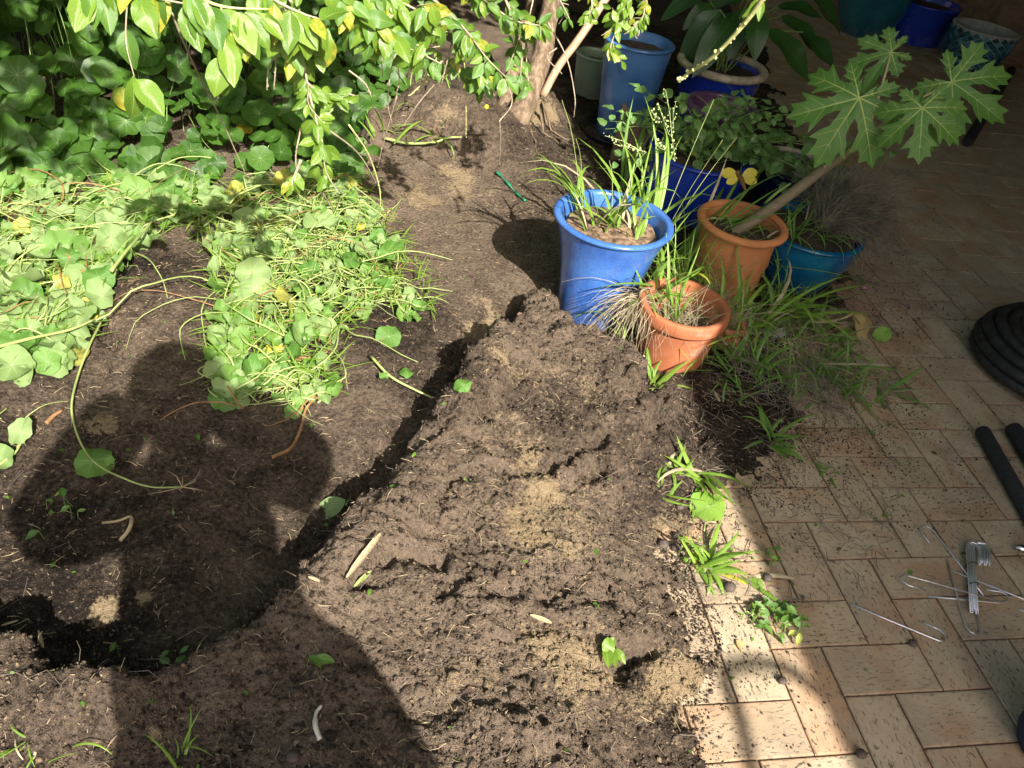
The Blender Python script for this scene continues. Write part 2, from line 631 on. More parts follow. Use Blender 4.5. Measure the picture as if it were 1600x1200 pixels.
def brick_material():
    t = NT('clay_paver')
    uv = t.coord('UV')
    oi = t.rnd()
    off = t.n('CombineXYZ', i_0=t.math('MULTIPLY', oi, 37.0), i_1=t.math('MULTIPLY', oi, 91.0))
    v = t.n('VectorMath', operation='ADD', i_0=uv, i_1=off.outputs[0]).outputs[0]
    n1, n2 = t.noise(v, 9, 5, 0.6), t.noise(v, 60, 4, 0.6)
    c = t.mix(t.ramp(n1, 0.3, 0.7), (0.40, 0.315, 0.21), (0.50, 0.405, 0.28))
    c = t.mix(t.math('MULTIPLY', t.math('FRACT', t.math('MULTIPLY', oi, 5.7)), 0.35), c, (0.33, 0.22, 0.135))
    red = t.ramp(t.math('ADD', t.noise(t.mapped(v, (0.7, 1.2, 1), (5, 3, 0)), 7, 3), t.math('MULTIPLY', oi, 0.16)), 0.56, 0.74)
    c = t.mix(t.math('MULTIPLY', red, 0.6), c, (0.41, 0.23, 0.125))
    c = t.mix(t.math('MULTIPLY', t.ramp(t.noise(v, 4, 4), 0.45, 0.8), 0.45), c, (0.22, 0.185, 0.14))
    fk = t.noise(t.mapped(v, (1.0, 2.6, 1)), 62, 5, 0.72, 0.3)                        # dark lengthwise scars of the face
    fm = t.ramp(t.noise(v, 11, 3), 0.2, 0.5)
    fleck = t.math('MULTIPLY', t.ramp(fk, 0.565, 0.61), fm)
    c = t.mix(t.math('MULTIPLY', fleck, t.math('ADD', 0.35, t.math('MULTIPLY', t.math('FRACT', t.math('MULTIPLY', oi, 13.3)), 0.5))), c, (0.055, 0.045, 0.04))
    c = t.mix(t.math('MULTIPLY', t.ramp(n2, 0.6, 0.75), 0.35), c, (0.12, 0.09, 0.065))
    pos = t.n('NewGeometry').outputs['Position']
    dirt = t.ramp(t.noise(pos, 2.6, 6, 0.7), 0.50, 0.72)
    c = t.mix(t.math('MULTIPLY', dirt, 0.55), c, (0.16, 0.12, 0.085))
    uvs = t.n('SeparateXYZ', i_0=uv)
    ex = t.math('SUBTRACT', 0.113, t.math('ABSOLUTE', t.math('SUBTRACT', uvs.outputs[0], 0.2268)))
    ey = t.math('SUBTRACT', 0.0556, t.math('ABSOLUTE', t.math('SUBTRACT', uvs.outputs[1], 0.1118)))
    rim = t.ramp(t.math('ADD', t.math('MINIMUM', ex, ey), t.math('MULTIPLY', t.math('SUBTRACT', n2, 0.5), 0.02)), 0.006, -0.004)
    c = t.mix(t.math('MULTIPLY', rim, 0.4), c, (0.20, 0.09, 0.045))
    sep = t.n('SeparateXYZ', i_0=t.coord('Object'))
    hgt = t.math('ADD', t.math('MULTIPLY', n2, 0.5), t.math('MULTIPLY', fleck, -1.0))
    return t.fin(c, 0.85, t.bump(hgt, 0.5, 0.004), 0.25)


MSOIL = soil_material()
MBRICK = brick_material()
MJOINT = plain('joint_dirt', (0.20, 0.12, 0.075), 0.95, 0.6, 60, 0.8)
MGROUND = plain('bare_ground', (0.06, 0.042, 0.03), 0.95, 0.4, 8, 0.8)

# ground to the horizon
me = mesh('ground', [(-150, -150, -0.09), (150, -150, -0.09), (150, 150, -0.09), (-150, 150, -0.09)], [(0, 1, 2, 3)], MGROUND)
tag(obj('ground', me), kind='structure')

# the dug soil
xs = np.arange(-2.75, 1.45, 0.0075)
yl, yv = [], 0.30
while yv < 5.6:
    yl.append(yv)
    yv += 0.0055 + 0.0022 * max(0, yv - 0.6)
ys = np.array(yl)
GX, GY = np.meshgrid(xs, ys)
GZ, GM, GD, GB = H(GX, GY, True)
ny, nx = GX.shape
SANDS = [(px(x, y), r, a) for x, y, r, a in [(700, 290, .12, .9), (740, 515, .07, 1.0), (755, 480, .06, .9), (600, 345, .07, .8), (660, 320, .09, .8), (690, 235, .10, .8), (820, 840, .13, .5), (880, 900, .11, .5), (850, 1085, .13, .65),
                   (1045, 1110, .09, .75), (1060, 1060, .06, .8), (880, 640, .12, .45), (770, 640, .07, .5), (840, 760, .2, .42), (190, 470, .06, 1.0), (180, 520, .05, .9), (720, 200, .10, .7), (820, 210, .10, .8), (850, 200, .08, .7),
                   (610, 500, .06, .3), (900, 500, .1, .35), (1060, 560, .06, .5), (1050, 840, .07, .8), (160, 680, .05, .7), (165, 960, .03, .8), (230, 945, .03, .8), (760, 440, .06, .5), (1130, 850, .1, .7), (1170, 930, .1, .6),
                   (630, 1010, .08, .3), (690, 1120, .08, .4), (60, 1090, .2, .25), (640, 640, .05, .3), (760, 330, .1, .35), (835, 330, .08, .5)]]


def sand_at(X, Y):
    s = np.zeros_like(X)
    for c, r, a in SANDS:
        s += a * np.exp(-((X - c.x) ** 2 + (Y - c.y) ** 2) / r ** 2)
    return np.clip(s * (0.72 + 0.75 * sstep(-0.35, 0.45, fbm(X * 13, Y * 13, 3, 76))) + 0.12 * fbm(X * 6, Y * 6, 4, 77), 0, 1.2)


sand = sand_at(GX, GY)
dry = np.clip(0.50 + 0.18 * sstep(1.7, 2.4, GY) + 0.35 * GM + 0.3 * fbm(GX * 2.5, GY * 2.5, 3, 90) - 0.25 * sstep(1.7, 0.6, GY) * sstep(-0.1, -0.5, GX), 0, 1)
dry *= 0.35 + 0.65 * sstep(0.42, 0.25, GX + 0.22 * GY - 0.55)                       # darker beyond a slanting line towards the paving
idx = np.arange(ny * nx).reshape(ny, nx)
F = np.stack([idx[:-1, :-1], idx[:-1, 1:], idx[1:, 1:], idx[1:, :-1]], -1).reshape(-1, 4)
me = mesh('soil', np.stack([GX, GY, GZ], -1).reshape(-1, 3), F, MSOIL, True, None, {'sand': sand.ravel(), 'dry': dry.ravel()})
SOIL = tag(obj('soil', me), 'dug dark loam with sandy patches and a steep cut bank', kind='structure')

# paving: a bed and herringbone pavers
cells = []
cs = 0.12
gx, gy = np.meshgrid(np.arange(-0.6, 6.5, cs), np.arange(-1.2, 11, cs))
ok = edge_d(gx + cs / 2, gy + cs / 2) < 0.22
V, F = [], []
for a, b in zip(gx[ok], gy[ok]):
    i = len(V)
    V += [(a, b, -0.007), (a + cs, b, -0.007), (a + cs, b + cs, -0.007), (a, b + cs, -0.007)]
    F.append((i, i + 1, i + 2, i + 3))
PATIO = tag(obj('patio', mesh('patio', V, F, MJOINT, False)), 'herringbone patio of worn buff clay pavers', kind='structure')

A2 = Vector(list((CR @ _va)[:2]) + [0]).normalized()
B2 = Vector((A2.y, -A2.x, 0))
UB = 0.115
ORG = px(1100 + 625 / 2.858, 780 + 880 / 2.858)
JT = 0.0017


def brick_mesh(k):
    rr = random.Random(k)
    L, W, T, b = 0.23 - 2 * JT, 0.115 - 2 * JT, 0.05, 0.0022
    V, U2 = [], []
    rings = [(0.0, -T), (0.0, -b), (b * 0.35, -b * 0.3), (b * 1.4, 0.0)]
    for ins, z in rings:
        for sx, sy in ((-1, -1), (1, -1), (1, 1), (-1, 1)):
            jx, jy = rr.uniform(-0.0007, 0.0007), rr.uniform(-0.0007, 0.0007)
            p = (sx * (L / 2 - ins) + jx, sy * (W / 2 - ins) + jy, z)
            V.append(p)
            U2.append((p[0] + L, p[1] + W))
    F = []
    for r in range(3):
        for q in range(4):
            F.append((r * 4 + q, r * 4 + (q + 1) % 4, r * 4 + 4 + (q + 1) % 4, r * 4 + 4 + q))
    F.append((12, 13, 14, 15))
    return V, F, U2


BV = [brick_mesh(k) for k in range(6)]
BM = [mesh('brick', v, f, MBRICK, False, u) for v, f, u in BV]
cand = []
for i in range(-14, 60):
    for j in range(-14, 100):
        k = (i + j) % 4
        if k == 0:
            c, rot = (i + 1, j + 0.5), 0
        elif k == 2:
            c, rot = (i + 0.5, j + 1), 1
        else:
            continue
        P = ORG + B2 * (c[0] * UB) + A2 * (c[1] * UB)
        if P.y < 0.1 or P.x > 5.5 or P.x < -0.5:
            continue
        cand.append((P, rot))
eds = edge_d(np.array([p.x for p, _ in cand]), np.array([p.y for p, _ in cand]))
vis, rest = [], []
for (P, rot), e in zip(cand, eds):
    if e > 0.14:
        continue
    x, y = to_px(P)
    if depth_of(P) > 0.3 and -40 < x < 1690 and -40 < y < 1290:
        vis.append((depth_of(P), P, rot))
    elif P.y < 3 and P.x < 2.6:
        rest.append((P, rot))
vis.sort(key=lambda q: q[0])
rest += [(P, r) for _, P, r in vis[300:]]


def brick_mtx(P, rot):
    X = B2 if rot == 0 else A2
    Y = Vector((-X.y, X.x, 0))
    tilt = Vector((U(-.006, .006), U(-.006, .006), 1)).normalized()
    m = frame((P.x, P.y, U(-0.0016, 0.0012)), tilt, Y)
    return m


for _, P, rot in vis[:300]:
    obj('brick', random.choice(BM), PATIO, mtx=brick_mtx(P, rot))
V, F, UVs = join_copies(*BV[0], [brick_mtx(P, r) for P, r in rest])
tag(obj('far_pavers', mesh('far_pavers', V, F, MBRICK, False, UVs), PATIO), kind='stuff')

# the house whose eave shades the patio
MWALL = plain('added_wall_brick', (0.24, 0.16, 0.11), 0.9, 0.3, 10, 0.3)
MROOF = plain('roof_sheet', (0.34, 0.31, 0.27), 0.5, 0.2, 10, 0.1)
EAVE_H = 2.3
E0 = px(1254, 1000) + TOSUN * (EAVE_H / TOSUN.z)
house = thing('house', (E0 + B2 * 3.1).to_tuple()[:2] + (0,), 'patio roof known by its eave shadow, with walls added to block sky light, mostly out of sight', 'house')


def slab(lo_a, hi_a, lo_b, hi_b, z0, z1):
    m = Matrix(((B2.x, A2.x, 0, E0.x), (B2.y, A2.y, 0, E0.y), (0, 0, 1, 0), (0, 0, 0, 1)))
    return MB().box((lo_b, lo_a, z0), (hi_b, hi_a, z1), m)


slab(-3.0, 9.6, 0.0, 3.0, EAVE_H, EAVE_H + 0.06).build('roof', MROOF, house, smooth=False)
slab(-3.0, 9.6, 3.0, 3.2, -0.05, EAVE_H + 0.3).build('wall', MWALL, house, smooth=False)  # added to keep sky light off the patio
slab(9.6, 9.8, -3.2, 3.2, -0.05, EAVE_H + 0.3).build('added_end_wall', MWALL, house, smooth=False)  # added as well, to darken the far end of the patio
# an unseen tube added and shaped to throw the curved shadow on the paving
cp = []
for (x, y), z in zip([(1185, 1240), (1172, 1190), (1152, 1110), (1133, 1062), (1150, 1040), (1190, 1036), (1240, 1050), (1275, 1080)], [2.0, 1.96, 1.92, 1.92, 1.96, 2.05, 2.2, 2.4]):
    cp.append(px(x, y) + TOSUN * (z / TOSUN.z))
MSHADOWTUBE = plain('black_shadow_tube', (0.02, 0.02, 0.02), 0.5)
c_ = MB().tube(smooth_path(cp, 6), 0.016, 8).build('shadow_tube', MSHADOWTUBE, loc=cp[0])
tag(c_, 'black tube added out of view, shaped to throw the curved shadow on the paving', 'shadow_tube')

# timber screen added out of view at back and side to block sky light
MSKYBLOCK = plain('sky_block_timber', (0.07, 0.05, 0.035), 0.9, 0.3, 10, 0.3)
sky_block = thing('unseen_sky_block', (-3.6, 6.6, 0), 'dark timber screen added out of view to block sky light over the nasturtium bed', 'sky_block')
for k in range(44):
    MB().box((-4.4 + k * 0.1, 6.55, -0.05), (-4.4 + k * 0.1 + 0.092, 6.575, 2.2 + 0.02 * (k % 3))).build('sky_block_board', MSKYBLOCK, sky_block, smooth=False)
for k in range(50):
    MB().box((-4.42, 1.5 + k * 0.1, -0.05), (-4.395, 1.5 + k * 0.1 + 0.092, 2.2 + 0.02 * (k % 3))).build('sky_block_board', MSKYBLOCK, sky_block, smooth=False)
# ------------------------------------------------------------------ flower pots
MPOTSOIL = plain('potting_mix', (0.055, 0.038, 0.026), 0.95, 0.6, 70, 1.0)
MMULCH = plain('bark_mulch', (0.20, 0.13, 0.08), 0.9, 0.75, 60, 1.0)
MBLUE = glaze('blue_glaze', (0.040, 0.120, 0.42), (0.075, 0.20, 0.56), 0.55, 0.24, 0.38)
MBLUE2 = glaze('dull_blue_glaze', (0.03, 0.10, 0.28), (0.07, 0.19, 0.42), 0.2, 0.3, 0.3)
MCOBALT = glaze('cobalt_glaze', (0.01, 0.03, 0.30), (0.015, 0.05, 0.40), 0.2, 0.12, 0.1)
MTEAL = glaze('turquoise_glaze', (0.003, 0.05, 0.15), (0.006, 0.13, 0.23), 0.2, 0.12, 0.15)
MDTEAL = glaze('dark_teal_glaze', (0.008, 0.07, 0.11), (0.015, 0.13, 0.17), 0.2, 0.15, 0.2)
MNAVY = glaze('navy_glaze', (0.008, 0.015, 0.06), (0.012, 0.03, 0.10), 0.2, 0.15, 0.2)
MPURPLE = glaze('purple_glaze', (0.075, 0.035, 0.09), (0.12, 0.06, 0.13), 0.3, 0.3, 0.3)
MSAGE = glaze('sage_glaze', (0.17, 0.24, 0.17), (0.24, 0.31, 0.22), 0.2, 0.4, 0.35)
MCREAM = plain('cream_rim', (0.42, 0.36, 0.26), 0.6, 0.3, 30, 0.2)
MBLACKP = plain('black_plastic', (0.014, 0.014, 0.015), 0.45, 0.3, 20, 0.1)


def terracotta(name, c):
    t = NT(name)
    o = t.coord('Object')
    n, f = t.noise(o, 8, 5, 0.6), t.noise(o, 150, 3)
    col = t.mix(t.ramp(n, 0.3, 0.7), tuple(x * 0.8 for x in c), tuple(min(1, x * 1.15) for x in c))
    z = t.n('SeparateXYZ', i_0=o).outputs[2]
    st = t.ramp(t.math('ADD', t.noise(o, 26, 6, 0.75), t.math('MULTIPLY', z, -0.6)), 0.50, 0.66)
    col = t.mix(t.math('MULTIPLY', st, 0.55), col, (0.13, 0.07, 0.05))
    wh = t.ramp(t.noise(t.mapped(o, (1, 1, 1), (4, 2, 1)), 13, 6, 0.75), 0.54, 0.72)
    col = t.mix(t.math('MULTIPLY', wh, 0.45), col, (0.50, 0.38, 0.30))
    return t.fin(col, 0.8, t.bump(t.math('ADD', n, t.math('MULTIPLY', f, 0.3)), 0.25, 0.006), 0.25)


MTERRA = terracotta('red_terracotta', (0.40, 0.135, 0.062))
MTERRA2 = terracotta('orange_terracotta', (0.44, 0.18, 0.072))


def pot_dim(b, r, rw, bw, hmin=0.1):
    P = px(*b)
    best = (1e9, 0)
    for k in range(0, 200):
        z = hmin + k * 0.005
        q = to_px((P.x, P.y, z))
        e = math.hypot(q[0] - r[0], q[1] - r[1])
        best = min(best, (e, z))
    z = best[1]
    return P, z, rw * depth_of((P.x, P.y, z)) / FOC, bw * depth_of(P) / FOC


def prof_curve(kind, R, rb, h, n=14):
    out = []
    for i in range(n + 1):
        t = i / n
        if kind == 'flare':
            r = rb + (R - rb) * (0.30 * t + 0.70 * t ** 2.6)
        elif kind == 'bowl':
            r = rb + (R - rb) * (1 - (1 - t) ** 1.9)
        elif kind == 'bulb':
            r = rb + (R * 0.90 - rb) * math.sin(min(1, t * 1.15) * math.pi / 2) * (1 - 0.12 * max(0, t - 0.8) * 5)
        elif kind == 'barrel':
            r = rb + (R - rb) * t + 0.10 * R * math.sin(math.pi * t)
        else:
            r = rb + (R - rb) * t
        out.append((r, h * t))
    return out


def pot(name, label, b, r, rw, bw, kind, mat, rim='lip', rim_mat=None, fill=0.85, soil_mat=None, cat='pot', n=44, group=None, dims=None, z0=-0.005):
    P, h, R, rb = dims or pot_dim(b, r, rw, bw)
    t = thing(name, (P.x, P.y, z0), label, cat, group)
    C = Vector((P.x, P.y, z0))
    wall = 0.013 + 0.02 * R
    m = MB()
    if rim == 'band':                                            # a proud collar as on a clay flower pot
        hb = 0.20 * h
        out = [(0.001, 0)] + prof_curve(kind, R * 0.93, rb, h - hb, 8)
        body = out + [(R * 0.93, h - hb + 0.001), (R * 0.93 - wall, h - 0.02)] + [(R * 0.9 - wall, h * 0.5), (rb * 0.9, 0.03)]
        m.lathe(body, n, C).build('body', mat, t)
        MB().lathe([(R * 0.925, h - hb), (R * 0.975, h - hb - 0.001), (R, h - hb + 0.006), (R * 1.005, h - 0.008), (R * 0.99, h), (R - wall, h), (R - wall - 0.004, h - 0.006),
                    (R * 0.92 - wall, h - hb)], n, C).build('rim', rim_mat or mat, t)
    elif rim == 'roll':
        rr = 0.09 * R
        body = [(0.001, 0)] + prof_curve(kind, R - rr, rb, h - rr * 0.6, 14)
        body += [(R * 0.80, h - rr), (R * 0.82, h * 0.6), (rb * 0.9, 0.03)]
        m.lathe(body, n, C).build('body', mat, t)
        ring = [(R - rr + rr * 1.05 * math.cos(a), h - rr * 0.4 + rr * 0.95 * math.sin(a)) for a in [2 * math.pi * i / 12 - 2.2 for i in range(13)]]
        MB().lathe(ring, n, C).build('rim', rim_mat or mat, t)
    else:
        body = [(0.001, 0), (rb - 0.004, 0)] + [(a, z + 0.003) for a, z in prof_curve(kind, R * 0.985, rb, h - 0.016, 14)]
        m.lathe(body, n, C).build('body', mat, t)
        MB().lathe([(R * 0.984, h - 0.0135), (R + 0.003, h - 0.012), (R + 0.006, h - 0.006), (R + 0.003, h - 0.001), (R - wall * 0.5, h + 0.001), (R - wall, h - 0.002), (R - wall * 1.1, h - 0.012),
                    (R * 0.97 - wall * 1.3, h - 0.04), (rb + 0.7 * (R - rb) - wall * 1.2, h * 0.72), (rb * 0.8, 0.04)], n, C).build('rim', rim_mat or mat, t)
    # what fills it
    zf = h * fill
    tt = prof_curve(kind, R * 0.95, rb, h, 20)
    rf = max(a for a, z in tt if z <= zf + 1e-6) - wall * 0.9
    V, F = [(0, 0, zf + 0.012)], []
    for i in range(1, 9):
        for k in range(28):
            a = 2 * math.pi * k / 28
            q = rf * i / 8
            V.append((q * math.cos(a), q * math.sin(a), zf + 0.010 * (1 - (i / 8) ** 2) + U(-.004, .004)))
    for k in range(28):
        F.append((0, 1 + k, 1 + (k + 1) % 28))
        for i in range(7):
            F.append((1 + i * 28 + k, 1 + (i + 1) * 28 + k, 1 + (i + 1) * 28 + (k + 1) % 28, 1 + i * 28 + (k + 1) % 28))
    obj('potting_soil', mesh('potting_soil', V, F, soil_mat or MPOTSOIL), t)
    t['h'], t['R'], t['zf'] = h, R, z0 + zf
    return t


P_BLUE = pot('flower_pot', 'tall flared bright blue glazed pot on the soil, grass growing in it', (925, 485), (963, 338), 93, 56, 'flare', MBLUE, fill=0.88, soil_mat=MMULCH)
P_TERRA = pot('flower_pot', 'plain red terracotta pot with collar rim in front of the blue pot', (1043, 558), (1081, 472), 73, 50, 'taper', MTERRA, 'band', fill=0.55)
P_PAP = pot('flower_pot', 'orange clay pot with thick rolled rim holding the papaya', (1120, 465), (1162, 345), 72, 46, 'bulb', MTERRA2, 'roll', fill=0.86)
P_TEAL = pot('flower_pot', 'glossy turquoise glazed bowl planter overgrown with grass beside the paving', (1232, 440), (1262, 348), 84, 42, 'bowl', MTEAL, fill=0.90)
P_COB = pot('flower_pot', 'deep cobalt blue glazed planter holding the spotted leafy herb', (1068, 330), (1090, 232), 80, 60, 'barrel', MCOBALT, fill=0.86)
P_PUR = pot('flower_pot', 'dusky purple glazed pot with thick rim behind the leafy herb', (1103, 255), (1125, 162), 60, 42, 'barrel', MPURPLE, 'roll', fill=0.6)
P_TALL = pot('flower_pot', 'tall faded blue pot near the tree trunk, bare earth inside', (966, 215), (1016, 92), 56, 36, 'taper', MBLUE2, fill=0.9, dims=(px(966, 212), 0.42, 0.150, 0.105))
P_SAGE = pot('flower_pot', 'pale sage green pot half hidden behind the tall faded blue pot', (920, 150), (932, 82), 32, 26, 'taper', MSAGE, fill=0.8)
P_CRM = pot('flower_pot', 'blue pot with wide cream rim holding the peace lily', (1105, 185), (1124, 96), 72, 52, 'taper', MCOBALT, 'roll', MCREAM, fill=0.85)
P_NAVY = pot('flower_pot', 'dark navy pot with cream rim behind the papaya stem', (1212, 330), (1237, 248), 54, 40, 'taper', MNAVY, 'roll', MCREAM, fill=0.85)
P_DT = pot('flower_pot', 'small dark teal glazed pot wedged behind the turquoise bowl', (1262, 365), (1290, 285), 50, 34, 'barrel', MDTEAL, fill=0.8)
P_BIGT = pot('flower_pot', 'large round teal pot far back in the shade', (1345, 52), (1362, -30), 58, 34, 'bowl', MDTEAL, fill=0.85)  # darker glaze stands in for the deep shade at the back
P_B1 = pot('flower_pot', 'dark royal blue pot between the large teal pot and the mosaic pot', (1425, 62), (1440, -5), 52, 38, 'taper', MCOBALT, fill=0.85)
P_B2 = pot('flower_pot', 'small plain blue pot tucked against the mosaic pot', (1478, 74), (1490, 28), 27, 20, 'taper', MBLUE2, fill=0.85)
P_CUP = pot('flower_pot', 'tiny terracotta pot peeping out behind the red terracotta pot', (1130, 545), (1140, 512), 24, 17, 'taper', MTERRA, 'band', fill=0.7)
P_JAR = pot('glass_jar', 'small dark glass jar in the weeds behind the red terracotta pot', (1150, 520), (1160, 490), 14, 13, 'taper', MNAVY, fill=0.3, cat='jar', n=24)

# saucer under the tall pot
c = px(966, 214)
s_ = MB().lathe([(0.001, 0.003), (0.150, 0.003), (0.172, 0.03), (0.180, 0.034), (0.180, 0.028), (0.156, -0.004), (0.001, -0.005)], 40, (c.x, c.y, 0.004)).build('saucer', MBLACKP, loc=c)
tag(s_, 'black plastic saucer under the tall faded blue pot', 'saucer')
P_TALL.location.z += 0.014

# mosaic pot far back: each tile a piece of its own
MTILE = NT('blue_mosaic')
_r = MTILE.rnd()
_c = MTILE.mix(MTILE.ramp(_r, 0.0, 0.55), (0.012, 0.045, 0.07), (0.03, 0.13, 0.17))
MTILE = MTILE.fin(MTILE.mix(MTILE.ramp(_r, 0.6, 1.0), _c, (0.10, 0.25, 0.30)), 0.2)
MGROUT = plain('grout', (0.35, 0.36, 0.33), 0.9, 0.2, 30, 0.2)
P, h, R, rb = pot_dim((1512, 106), (1532, 38), 50, 28)
mo = thing('mosaic_pot', (P.x, P.y, 0), 'tapered pot covered in blue diamond mosaic tiles, far back in the shade', 'pot')
pr = [(0.001, 0)] + prof_curve('bowl', R, rb, h * 0.97, 12) + [(R + 0.004, h * 0.97), (R + 0.006, h), (R - 0.03, h), (R - 0.04, h * 0.8), (0.001, h * 0.78)]
MB().lathe(pr, 40, (P.x, P.y, 0)).build('body', MGROUT, mo)
N, NR = 22, 12


def mo_pt(a, t, off):
    r = rb + (R - rb) * (1 - (1 - t) ** 1.9) + off
    return Vector((P.x + r * math.cos(a), P.y + r * math.sin(a), h * 0.97 * t))


for j in range(NR):
    for i in range(N):
        t0 = (j + 1) / (NR + 1)
        a = 2 * math.pi * (i + 0.5 * (j % 2)) / N
        if (mo_pt(a, t0, 0) - P).to_2d().normalized().dot((Vector((0, 0)) - P.to_2d()).normalized()) < -0.1:
            continue
        da, dt = math.pi / N * 0.90, 0.90 / (NR + 1)
        q = [(a, t0 - dt), (a + da, t0), (a, t0 + dt), (a - da, t0)]
        V = [mo_pt(x, y, 0.0) for x, y in q] + [mo_pt(x, y, 0.004) for x, y in q]
        MB().add(V, [(4, 5, 6, 7), (0, 1, 5, 4), (1, 2, 6, 5), (2, 3, 7, 6), (3, 0, 4, 7)]).build('tile', MTILE, mo, smooth=False)

# a board leaning behind the blue pot
MBOARD = plain('weathered_board', (0.15, 0.095, 0.065), 0.85, 0.4, 12, 0.5)
b0, b1 = px(950, 262), px(1000, 268)
c0, c1 = pxd(974, 158, depth_of(b0) + 0.02), pxd(1013, 212, depth_of(b1) + 0.02)
n_ = (c0 - b0).cross(b1 - b0).normalized() * 0.012
bd = MB().add([b0, b1, c1, c0, b0 + n_, b1 + n_, c1 + n_, c0 + n_], [(0, 1, 2, 3), (7, 6, 5, 4), (0, 4, 5, 1), (1, 5, 6, 2), (2, 6, 7, 3), (3, 7, 4, 0)]).build('board', MBOARD, loc=b0, smooth=False)
tag(bd, 'brown weathered board leaning between the tall faded blue pot and the cobalt planter', 'board')
# ------------------------------------------------------------------ leaf shapes
def strip_leaf(prof, across=(-1, -0.5, 0, 0.5, 1), fold=0.25, curl=0.3, wave=0.0, seed=0):
    """a leaf along +Y of length 1; prof = half width at each step"""
    rr = random.Random(seed)
    n, k = len(prof), len(across)
    V, UVs, F = [], [], []
    ph = rr.uniform(0, 6)
    for i, wd in enumerate(prof):
        t = i / (n - 1)
        for a in across:
            z = fold * abs(a) * wd - curl * t * t + wave * math.sin(9 * t + ph + (2 if a > 0 else 0)) * abs(a) * wd
            V.append((a * wd, t * (1 - 0.12 * curl * t), z))
            UVs.append((0.5 + 0.5 * a, t))
    for i in range(n - 1):
        for j in range(k - 1):
            F.append((i * k + j, i * k + j + 1, (i + 1) * k + j + 1, (i + 1) * k + j))
    return V, F, UVs


def round_leaf(seed, cup=0.15, wave=0.08, lobes=8):
    """nasturtium: a disc carried near its middle, gently lobed"""
    rr = random.Random(seed)
    n = 24
    ph = rr.uniform(0, 6)
    V, UVs, F = [(0, 0, 0)], [(0.5, 0.47)], []
    for i, r in enumerate((0.3, 0.62, 0.86, 1.0)):
        for k in range(n):
            a = 2 * math.pi * k / n
            q = r * (1 + (0.045 * math.cos(lobes * a + ph) + 0.05 * math.cos(2 * a + ph * 2) + 0.03 * rr.uniform(-1, 1)) * r)
            x, y = q * math.sin(a), q * math.cos(a)
            z = cup * r * r * (0.6 + 0.4 * math.cos(a + ph)) + wave * r * r * math.sin(3 * a + ph) + 0.5 * wave * r ** 3 * math.sin(7 * a)
            V.append((x, y + 0.06 * r, z))
            UVs.append((0.5 + 0.46 * x, 0.47 + 0.46 * y))
    for k in range(n):
        F.append((0, 1 + (k + 1) % n, 1 + k, 0))
        for i in range(3):
            F.append((1 + i * n + k, 1 + i * n + (k + 1) % n, 1 + (i + 1) * n + (k + 1) % n, 1 + (i + 1) * n + k))
    return V, F, UVs


def fix(vfu):
    """triangles hidden in the quad list become triangles"""
    V, F, UVs = vfu
    return V, [tuple(dict.fromkeys(f)) for f in F], UVs


def ell(n, w, pt=1.0, serr=0.0):
    out = []
    for i in range(n):
        t = i / (n - 1)
        v = w * math.sin(math.pi * t ** 0.85) ** (0.85 * pt)
        if serr and 0.4 < t < 0.95 and i % 2:
            v *= 1 + serr
        out.append(max(v, 0.012 if t < 0.5 else 0.004))
    return out


MNAST = leaf_mat('nasturtium_leaf', (0.028, 0.085, 0.010), (0.070, 0.160, 0.020), (0.34, 0.47, 0.20), 'round', 0.48, 0.30, 0.006)
MWILT = leaf_mat('wilted_leaf', (0.155, 0.265, 0.065), (0.27, 0.37, 0.145), (0.50, 0.58, 0.32), 'round', 0.6, 0.32, 0.03, (0.58, 0.46, 0.06), tcol=(0.32, 0.5, 0.08))
MWILT2 = leaf_mat('fresh_cut_leaf', (0.075, 0.20, 0.028), (0.18, 0.32, 0.065), (0.46, 0.56, 0.26), 'round', 0.5, 0.34, 0.02, (0.55, 0.45, 0.05))
MDUR = leaf_mat('golden_shrub_leaf', (0.085, 0.185, 0.020), (0.19, 0.31, 0.035), (0.34, 0.43, 0.11), 'mid', 0.20, 0.30, 0.10, (0.55, 0.46, 0.05), 0.6)
MDUR2 = leaf_mat('green_shrub_leaf', (0.055, 0.145, 0.022), (0.12, 0.245, 0.035), (0.30, 0.40, 0.12), 'mid', 0.30, 0.30, 0.06, (0.5, 0.42, 0.05), 0.6)
MLILY = leaf_mat('peace_lily_leaf', (0.020, 0.065, 0.016), (0.035, 0.10, 0.022), (0.07, 0.15, 0.04), 'mid', 0.22, 0.12, 0, spec=0.6)
MHERB = leaf_mat('spotted_herb_leaf', (0.065, 0.16, 0.030), (0.13, 0.26, 0.06), (0.2, 0.3, 0.1), 'mid', 0.4, 0.25, 0.03, spots=((0.50, 0.56, 0.36), 150))
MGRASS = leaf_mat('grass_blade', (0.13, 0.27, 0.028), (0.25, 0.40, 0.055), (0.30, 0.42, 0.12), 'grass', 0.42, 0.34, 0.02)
MGRASSSHADE = leaf_mat('shade_grass_blade', (0.085, 0.205, 0.030), (0.15, 0.29, 0.050), (0.2, 0.3, 0.08), 'grass', 0.42, 0.25, 0.02)  # grass colour darkened for tufts standing in the eave's shade
MPAP = leaf_mat('papaya_leaf', (0.072, 0.185, 0.030), (0.105, 0.235, 0.040), None, 'mid', 0.42, 0.25)
MSTEM = plain('pale_green_stem', (0.30, 0.37, 0.12), 0.5, 0.25, 14, 0.1)
MSTEMD = plain('green_stem', (0.15, 0.24, 0.06), 0.5, 0.3, 14, 0.1)
MSTRAW = plain('dry_straw', (0.40, 0.33, 0.21), 0.8, 0.35, 20, 0.1)
MTHATCH = plain('dead_thatch', (0.19, 0.155, 0.12), 0.9, 0.45, 20, 0.1)
MROOT = plain('pale_root', (0.40, 0.31, 0.18), 0.7, 0.35, 30, 0.2)
